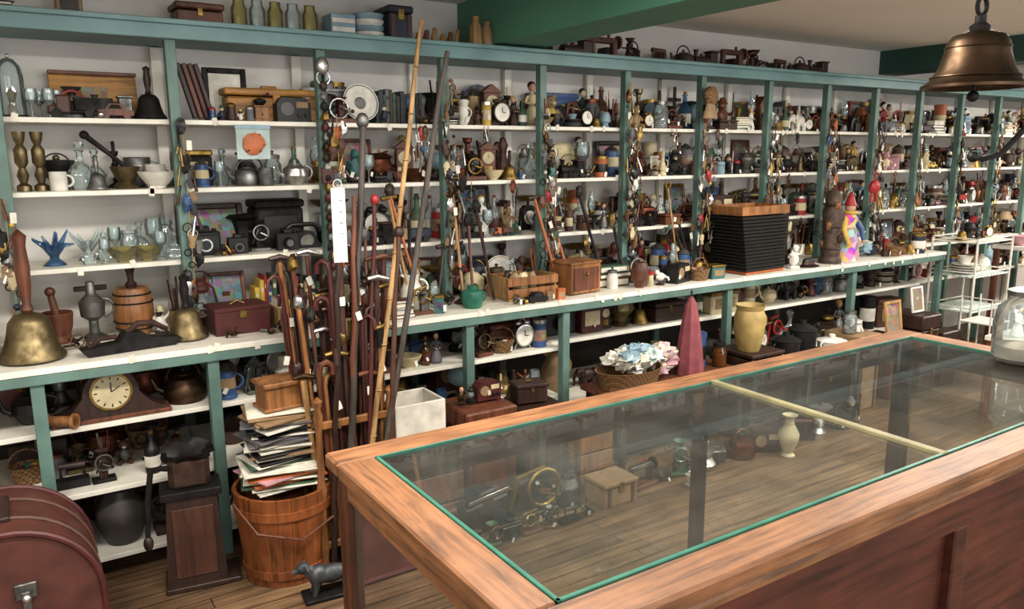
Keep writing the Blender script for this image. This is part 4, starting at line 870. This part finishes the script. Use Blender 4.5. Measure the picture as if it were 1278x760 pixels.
for y in(-.13,.13): b.box((-.03,y,z+.035),(.47,.014,.05),'wl',.002)
for x in(-.258,.198): b.box((x,0,z+.035),(.014,.25,.05),'wl',.002)
b.obj('stack_of_display_trays',(4.0,3.38,ZD+.001),.05)
reg('gun','54453A',.5,.3,'metal')
b=B(); b.lathe([(0,0),(.075,0),(.075,.03),(.06,.05),(.065,.12),(.055,.16),(.062,.25),(.066,.36),(.05,.40),(.058,.44),(.04,.48),(.02,.5),(0,.51)],'gun',20)
for z in(.1,.25,.4): b.ring((0,0,z),.064,.006,'wd','z',20)
for i in range(8): b.blob((.055*math.cos(i*2.4),.055*math.sin(i*2.4)-.005,.08+i*.045),(.022,.02,.03),['gun','wl','rust'][i%3],.4,3,i,9,7)
b.obj('carved_wooden_column',(4.74,3.31,ZD+.001))
b=B(); b.lathe([(0,0),(.10,0),(.10,.02),(.085,.12),(.06,.22),(.05,.25),(.065,.28),(.05,.32),(.02,.34)],'quilt',20,sc=(1,.75)); b.ball((0,0,.37),(.038,.036,.042),'skin',14,9); b.lathe([(.045,.385),(.03,.42),(.012,.47),(0,.48)],'red',14)
for x in(-1,1): b.tube([(.05*x,0,.30),(.1*x,-.03,.22),(.09*x,-.06,.14)],[.022,.02,.014],['yellow','blue'][x>0],9); b.ball((.09*x,-.06,.13),.014,'skin',8,5)
b.ring((0,0,.335),.04,.012,'yellow','z',16); b.obj('harlequin_doll',(4.96,3.33,ZD+.001))
b=B(); R=random.Random(31)
for i in range(9): b.blob((R.uniform(-.1,.1),R.uniform(-.06,.06),.05+R.uniform(0,.12)),(.05,.05,.04),['cloth','lblue','white','quilt','cloth','navy'][i%6],.6,3,i,12,9)
b.obj('bundle_of_linens',(5.2,3.42,ZD))
pack(1.28,5.95,3.82,ZD,.11,.29,BACK+[table_radio,sewing_machine,desk_globe],905,'assorted_curios',hs=1.7)
pack(1.28,5.95,3.71,ZD,.11,.27,BACK+MID,901,'assorted_curios',hs=1.5,skip=[(4.6,4.88)])
pack(1.28,5.9,3.595,ZD,.11,.22,ALL,912,'assorted_curios',hs=1.25,skip=[(2.42,2.6),(3.68,4.27),(4.6,5.34)])
pack(1.28,5.95,3.44,ZD,.12,.22,SMALL+MID+[wicker_basket,straw_hat],913,'assorted_curios',hs=1.2,skip=[(2.09,2.76),(3.68,4.27),(4.6,5.34)])
pack(1.28,5.95,3.29,ZD,.11,.17,SMALL+MID+[straw_hat,wicker_basket,heap_of_hardware],914,'assorted_curios',skip=[(1.80,1.99),(2.09,2.93),(3.68,4.27),(4.6,5.34)])
pack(2.1,2.44,3.25,ZD,.07,.06,[heap_of_hardware,toy_car,tin_box],915,'assorted_curios')
for a,c,q in((1.28,1.8,1),(1.86,2.38,2),(.67,1.22,3)):
    for z,hm in((ZE,.2),(ZF,.22),(.1,.22)):
        if q!=3 or z>.5: pack(a,c,3.33,z,.15,hm*.85,SMALL+MID,int(q*31+z*100),'assorted_curios',hs=1.15)
        pack(a,c,3.50,z,.15,hm,ALL,int(q*37+z*100),'assorted_curios',hs=1.35)
        pack(a,c,3.70,z,.15,hm,ALL,int(q*41+z*100),'assorted_curios',hs=1.5)
pack(2.46,5.9,3.48,ZE,.18,.2,ALL,777,'assorted_curios',hs=1.3); pack(2.46,5.9,3.66,ZE,.18,.22,ALL,776,'assorted_curios',hs=1.4); pack(2.46,5.9,3.5,.311,.2,.28,ALL,778,'assorted_curios',hs=1.5)

# ------------------------------------------------------------------ floor pieces in front of counter
b2=B()
b2.box((0,0,.012),(.24,.19,.02),'white')
for y in(-.1,.1): b2.box((0,y,.09),(.24,.012,.18),'white',.004)
for x in(-.114,.114): b2.box((x,0,.09),(.012,.188,.18),'white',.004)
b2.box((0,0,.06),(.2,.16,.05),'card'); b2.obj('white_enamel_tub',(1.41,3.02,.425),0)
def crate(name,x,y,w,d,h,k,k2,z=0,rz=0):
    b=B(); n=3
    for i in range(n):
        zz=h*(i+.5)/n
        for s in(-1,1): b.box((0,s*(d/2-.006),zz),(w,.012,h/n*.9),k,.002); b.box((s*(w/2-.006),0,zz),(.012,d-.026,h/n*.9),k,.002)
    b.box((0,0,.008),(w-.03,d-.03,.014),k2)
    for sx in(-1,1):
        for sy in(-1,1): b.box((sx*(w/2-.024),sy*(d/2-.024),h/2),(.02,.02,h*.98),k2,.002)
    b.obj(name,(x,y,z+.001),rz)
def chest(name,x,y,w,d,h,k,z=0,rz=0):
    b=B(); b.box((0,0,h*.4),(w,d,h*.8),k,.005); b.box((0,0,h*.9),(w+.012,d+.012,h*.18),k,.008); b.box((0,-d/2-.003,h*.78),(.03,.008,.05),'brass',.002)
    for sx in(-1,1): b.box((sx*w*.36,-d/2-.002,h*.4),(.02,.005,h*.78),'brown',.001)
    b.obj(name,(x,y,z+.001),rz)
crate('wooden_crate',1.43,3.02,.32,.3,.42,'wm','wd')
chest('wooden_chest',1.76,3.03,.26,.26,.52,'wm'); 
chest('wooden_chest',2.08,3.05,.24,.24,.46,'wd'); crate('wooden_crate',2.34,2.98,.2,.24,.3,'wl','pine'); chest('cardboard_carton',2.33,2.74,.2,.16,.12,'card')
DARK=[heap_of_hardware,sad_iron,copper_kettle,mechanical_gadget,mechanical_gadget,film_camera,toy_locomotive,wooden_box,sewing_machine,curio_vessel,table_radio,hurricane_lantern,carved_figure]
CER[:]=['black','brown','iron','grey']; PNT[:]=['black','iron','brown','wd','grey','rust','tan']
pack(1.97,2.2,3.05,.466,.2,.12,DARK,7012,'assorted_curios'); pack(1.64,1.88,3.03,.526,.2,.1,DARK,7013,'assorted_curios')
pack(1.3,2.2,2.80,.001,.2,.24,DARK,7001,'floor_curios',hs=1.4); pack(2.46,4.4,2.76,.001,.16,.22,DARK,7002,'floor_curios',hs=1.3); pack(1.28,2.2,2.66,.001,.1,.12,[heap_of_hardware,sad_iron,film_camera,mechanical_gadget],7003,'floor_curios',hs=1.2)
CER[:]=_C; PNT[:]=_P
put(stack_of_books,2.78,2.62,.001,.08,5,recol=['white','paper','lblue','cream']); put(flower_vase,3.5,2.62,.001,.24,5,recol=['cream','cream'])
b=B(); b.box((0,0,.44),(.96,.32,.03),'wm',.004)
for x in(-.43,.43):
    for y in(-.12,.12): b.box((x,y,.212),(.045,.045,.425),'wd')
for y in(-.12,.12): b.box((0,y,.39),(.8,.02,.06),'wd')
b.obj('low_bench',(2.94,3.0,.001))
b=B(); b.lathe([(0,0),(.17,0),(.175,.01),(.2,.09),(.205,.095),(.195,.095),(.165,.015),(0,.012)],'wicker',26,sc=(1,.65)); 
for i in range(14): b.blob((R.uniform(-.12,.12),R.uniform(-.05,.05),.10+R.uniform(0,.07)),(.06,.05,.035),['cloth','lblue','check_cloth','cloth','cream','white'][i%6],.8,4,i*3,14,10)
b.obj('basket_of_linens',(2.66,3.0,.457))
reg('maroon','8A4A50',.8,0,'plain')
b=B(); 
vs=[];seg=32;PR=[(.078,0),(.082,.03),(.07,.15),(.052,.3),(.03,.42),(.012,.46),(.0,.47)]
for r,z in PR:
    for j in range(seg): 
        a=2*math.pi*j/seg; q=r*(1+.06*math.cos(8*a)); vs.append((q*math.cos(a),q*math.sin(a),z))
fs=[[i*seg+j,i*seg+(j+1)%seg,(i+1)*seg+(j+1)%seg,(i+1)*seg+j] for i in range(len(PR)-1) for j in range(seg)]+[list(range(seg))]
b.add(vs,fs,'maroon'); b.tube([(0,0,.46),(0,0,.50)],.006,'wd'); b.obj('closed_red_parasol',(3.08,2.98,.457),0,.93)
b=B()
for i in range(4): b.blob((R.uniform(-.05,.05),R.uniform(-.03,.03),.06+.03*i),(.07,.06,.045),['floral','pink','cloth','floral'][i],.5,3,i+20,14,10)
b.obj('cloth_bundle',(2.93,3.03,.457))
put(advertising_tin,3.22,3.08,.456,.2,3); put(lidded_jar,3.34,3.0,.456,.16,6)
crate('wooden_crate',3.60,3.0,.30,.3,.5,'wd','wm')
b=B(); b.box((0,0,.01),(.28,.28,.02),'wd'); b.obj('board_lid',(3.60,3.0,.502))
reg('enamelyel','A8925C',.5,0,'plain')
b=B(); b.lathe([(0,0),(.06,0),(.065,.01),(.085,.1),(.09,.2),(.075,.24),(.085,.27),(.08,.27),(.07,.24),(0,.2)],'enamelyel',22); b.ring((.09,0,.16),.05,.008,'enamelyel','y',12,-90,90); b.obj('enamel_pitcher',(3.56,2.98,.523))
chest('steamer_trunk',4.1,2.98,.6,.36,.4,'black')
for i,(x,y,h,k) in enumerate(((3.92,3.0,.16,'black'),(4.13,3.04,.2,'iron'),(4.32,2.96,.1,'white'))):
    b=B(); b.lathe([(0,0),(.075,0),(.08,.01),(.088,h*.8),(.093,h*.82),(.05,h*.95),(.02,h),(.02,h+.02),(0,h+.025)],k,20)
    for s in(-1,1): b.ring((s*.09,0,h*.6),.02,.005,k,'y',12)
    b.obj('enamel_stock_pot',(x,y,.402))
for i,(x,y) in enumerate(((4.6,3.0),(5.0,3.02),(5.3,3.0),(5.58,3.0))): chest('storage_box',x,y,.22,.26,[.5,.42,.55,.4][i],['card','wm','wd','wd'][i])
pack(4.48,4.72,2.98,.502,.16,.16,SMALL,7100,'assorted_curios'); pack(5.47,5.69,3.0,.402,.16,.2,SMALL,7101,'assorted_curios')
b=B(); w=.13
for x in(-w,w):
    for y in(-w*.8,w*.8): b.tube([(x,y,0),(x,y,.62)],.006,'white')
for z in(.2,.45): b.box((0,0,z),(.27,.22,.01),'white')
b.obj('plant_stand',(5.87,2.8,.001))
put(picture_frame,5.0,2.98,.422,.24,6,recol=['pine','art','pine']); put(picture_frame,5.28,2.98,.552,.18,9,recol=['white','art','white'])
b=B()
for x in(-.26,.26):
    for y in(-.17,.17): b.tube([(x,y,.04),(x,y,1.0)],.009,'white'); b.ring((x,y,.022),.015,.007,'black','y',12)
for z in(.45,.72,.98):
    b.box((0,0,z),(.52,.34,.012),'check_cloth' if z<.9 else 'shelf_white',.002)
    for y in(-.17,.17): b.tube([(-.26,y,z+.03),(.26,y,z+.03)],.005,'white'); 
    for x in(-.26,.26): b.tube([(x,-.17,z+.03),(x,.17,z+.03)],.005,'white')
b.obj('white_rolling_rack',(6.33,3.17,.0))
CER[:]=['white','cream','pink','lblue','white']
pack(6.09,6.57,3.15,.987,.2,.16,SMALL,4001,'assorted_curios'); pack(6.09,6.57,3.15,.727,.2,.16,[tin_box,mixing_bowl,teapot,stacked_saucers],4002,'assorted_curios')
def table(x,y,w,d,h,seed):
    b=B(); b.box((0,0,h-.015),(w,d,.03),'shelf_white')
    for sx in(-1,1):
        for sy in(-1,1): b.box((sx*(w/2-.03),sy*(d/2-.03),(h-.03)/2),(.04,.04,h-.03),'wm')
    b.obj('merchandise_table',(x,y,.001)); 
    for yy in(-.12,.1): pack(x-w/2+.03,x+w/2-.03,y+yy,h+.001,.18,.22,[porcelain_figurine,flower_vase,mixing_bowl,table_lamp,glass_bottle,wicker_basket,teapot,desk_globe,curio_vessel],seed+int(yy*50),'assorted_curios')
table(7.4,3.0,1.2,.5,.9,5001); table(7.3,2.2,1.2,.5,.75,5002); table(5.4,2.1,.9,.5,.55,5003)
CER[:]=_C

# ------------------------------------------------------------------ top-of-cornice objects
ZT=2.157
put(stack_of_books,.05,3.7,ZT,.1,7); put(tin_box,.3,3.72,ZT,.16,5,recol=['tan','wd','paper']); put(wooden_box,.78,3.7,ZT,.14,4)
b=B()
for i in range(5): b.lathe([(0,0),(.035,0),(.036,.13),(.025,.15),(.025,.17),(0,.17)],['gyel','gclear','gyel','gclear','gyel'][i],12,(-.16+i*.08,0,0))
b.obj('row_of_glass_jars',(1.12,3.7,ZT+.001))
b=B(); b.box((0,0,.07),(.12,.12,.14),'lblue',.004); 
for i in range(3): b.box((0,-.061,.03+i*.04),(.11,.004,.02),'white',.001)
b.obj('blue_crate',(1.42,3.7,ZT+.001))
b=B()
for i in range(5): b.lathe([(0,0),(.05,0),(.07,.025),(.075,.04),(.07,.04),(.0,.01)],'white' if i%2 else 'lblue',18,(0,0,i*.028))
b.obj('stack_of_china_bowls',(1.56,3.68,ZT+.001)); 
chest('navy_case',1.70,3.7,.12,.18,.2,'navy',ZT); 
b=B()
for i in range(6): b.tube([(-.12+i*.045,0,.0+.02),(-.1+i*.045,0,.09+.015*(i%3))],[.018,.012],['wl','wm','pine'][i%3],9)
b.box((0,0,.01),(.32,.1,.02),'wl'); b.obj('carved_wooden_toys',(1.93,3.68,ZT+.001))
b=B(); b.lathe([(0,0),(.03,0),(.035,.02),(.03,.12),(.015,.15),(.02,.17),(0,.18)],'pine',14); b.lathe([(0,0),(.03,0),(.03,.1),(.015,.14),(.02,.15),(0,.16)],'tan',14,(.065,0,0)); b.obj('wooden_bottles',(2.08,3.55,ZT+.001))
def boot(b,x,k):
    b.prism([(x-.07,.0),(x+.05,.0),(x+.05,.1),(x+.01,.1),(x,.05),(x-.05,.04),(x-.075,.02)],-.035,.035,k)
for i,(x,seed) in enumerate(((2.75,1),(2.95,2),(3.15,3),(3.35,9),(3.55,4),(3.75,5),(4.0,6),(4.2,7),(4.45,8),(4.65,13),(4.85,14))):
    fn=[toy_locomotive,sewing_machine,mechanical_gadget,sad_iron,copper_kettle][i%5]; b=item(fn,random.Random(seed),[.12,.16,.15,.11,.14][i%5]); b.mats=[['wd','brown','iron','wm'][j%4] for j in range(len(b.mats))]; b.obj('antique_'+nm(fn),(x,3.60,ZT+.001))
b=B()
for i in range(12): boot(b,-1.0+i*.19,['brown','wd','black','rust'][i%4])
b.obj('row_of_leather_boots',(3.8,3.8,ZT+.001),0,1.15)

# ------------------------------------------------------------------ lights
def fixture(x,y,e,rot=0):
    b=B(); b.box((0,0,.03),(1.25,.3,.05),'white',.004)
    for yy in(-.08,.08): b.tube([(-.6,yy,-.01),(.6,yy,-.01)],.014,'tube_light',8)
    b.obj('ceiling_light_fixture',(x,y,H-.058),rot)
    l=bpy.data.lights.new('tube_lamp','AREA'); l.shape='RECTANGLE'; l.size=1.2; l.size_y=.28; l.energy=e; l.color=(1,.945,.87)
    o=bpy.data.objects.new('fluorescent_lamp',l); o.location=(x,y,H-.1); o.rotation_euler=(0,0,rot); bpy.context.scene.collection.objects.link(o)
for x,y,e in((-.9,1.7,48),(1.0,1.6,54),(3.6,1.7,62),(5.2,.6,56),(7.6,1.9,125),(-.9,-.8,24),(1.0,-.9,24),(3.8,-.9,24)): fixture(x,y,e)
w=bpy.data.worlds.new('World'); bpy.context.scene.world=w; w.use_nodes=True; w.node_tree.nodes['Background'].inputs[0].default_value=(.8,.85,.9,1); w.node_tree.nodes['Background'].inputs[1].default_value=.4

# ------------------------------------------------------------------ camera
cd=bpy.data.cameras.new('Camera'); cd.sensor_width=36; cd.lens=976/1278*36; cd.clip_start=.02
co=bpy.data.objects.new('Camera',cd); bpy.context.scene.collection.objects.link(co); co.location=(0,0,1.65)
co.rotation_euler=(Matrix.Rotation(math.radians(-32.8),3,'Z')@Matrix.Rotation(math.radians(90-10.85),3,'X')@Matrix.Rotation(math.radians(-.3),3,'Z')).to_euler()
bpy.context.scene.camera=co
vs=bpy.context.scene.view_settings
vs.view_transform='Standard'; vs.exposure=.28; vs.gamma=.9
print('NOBJ',len(bpy.data.objects))
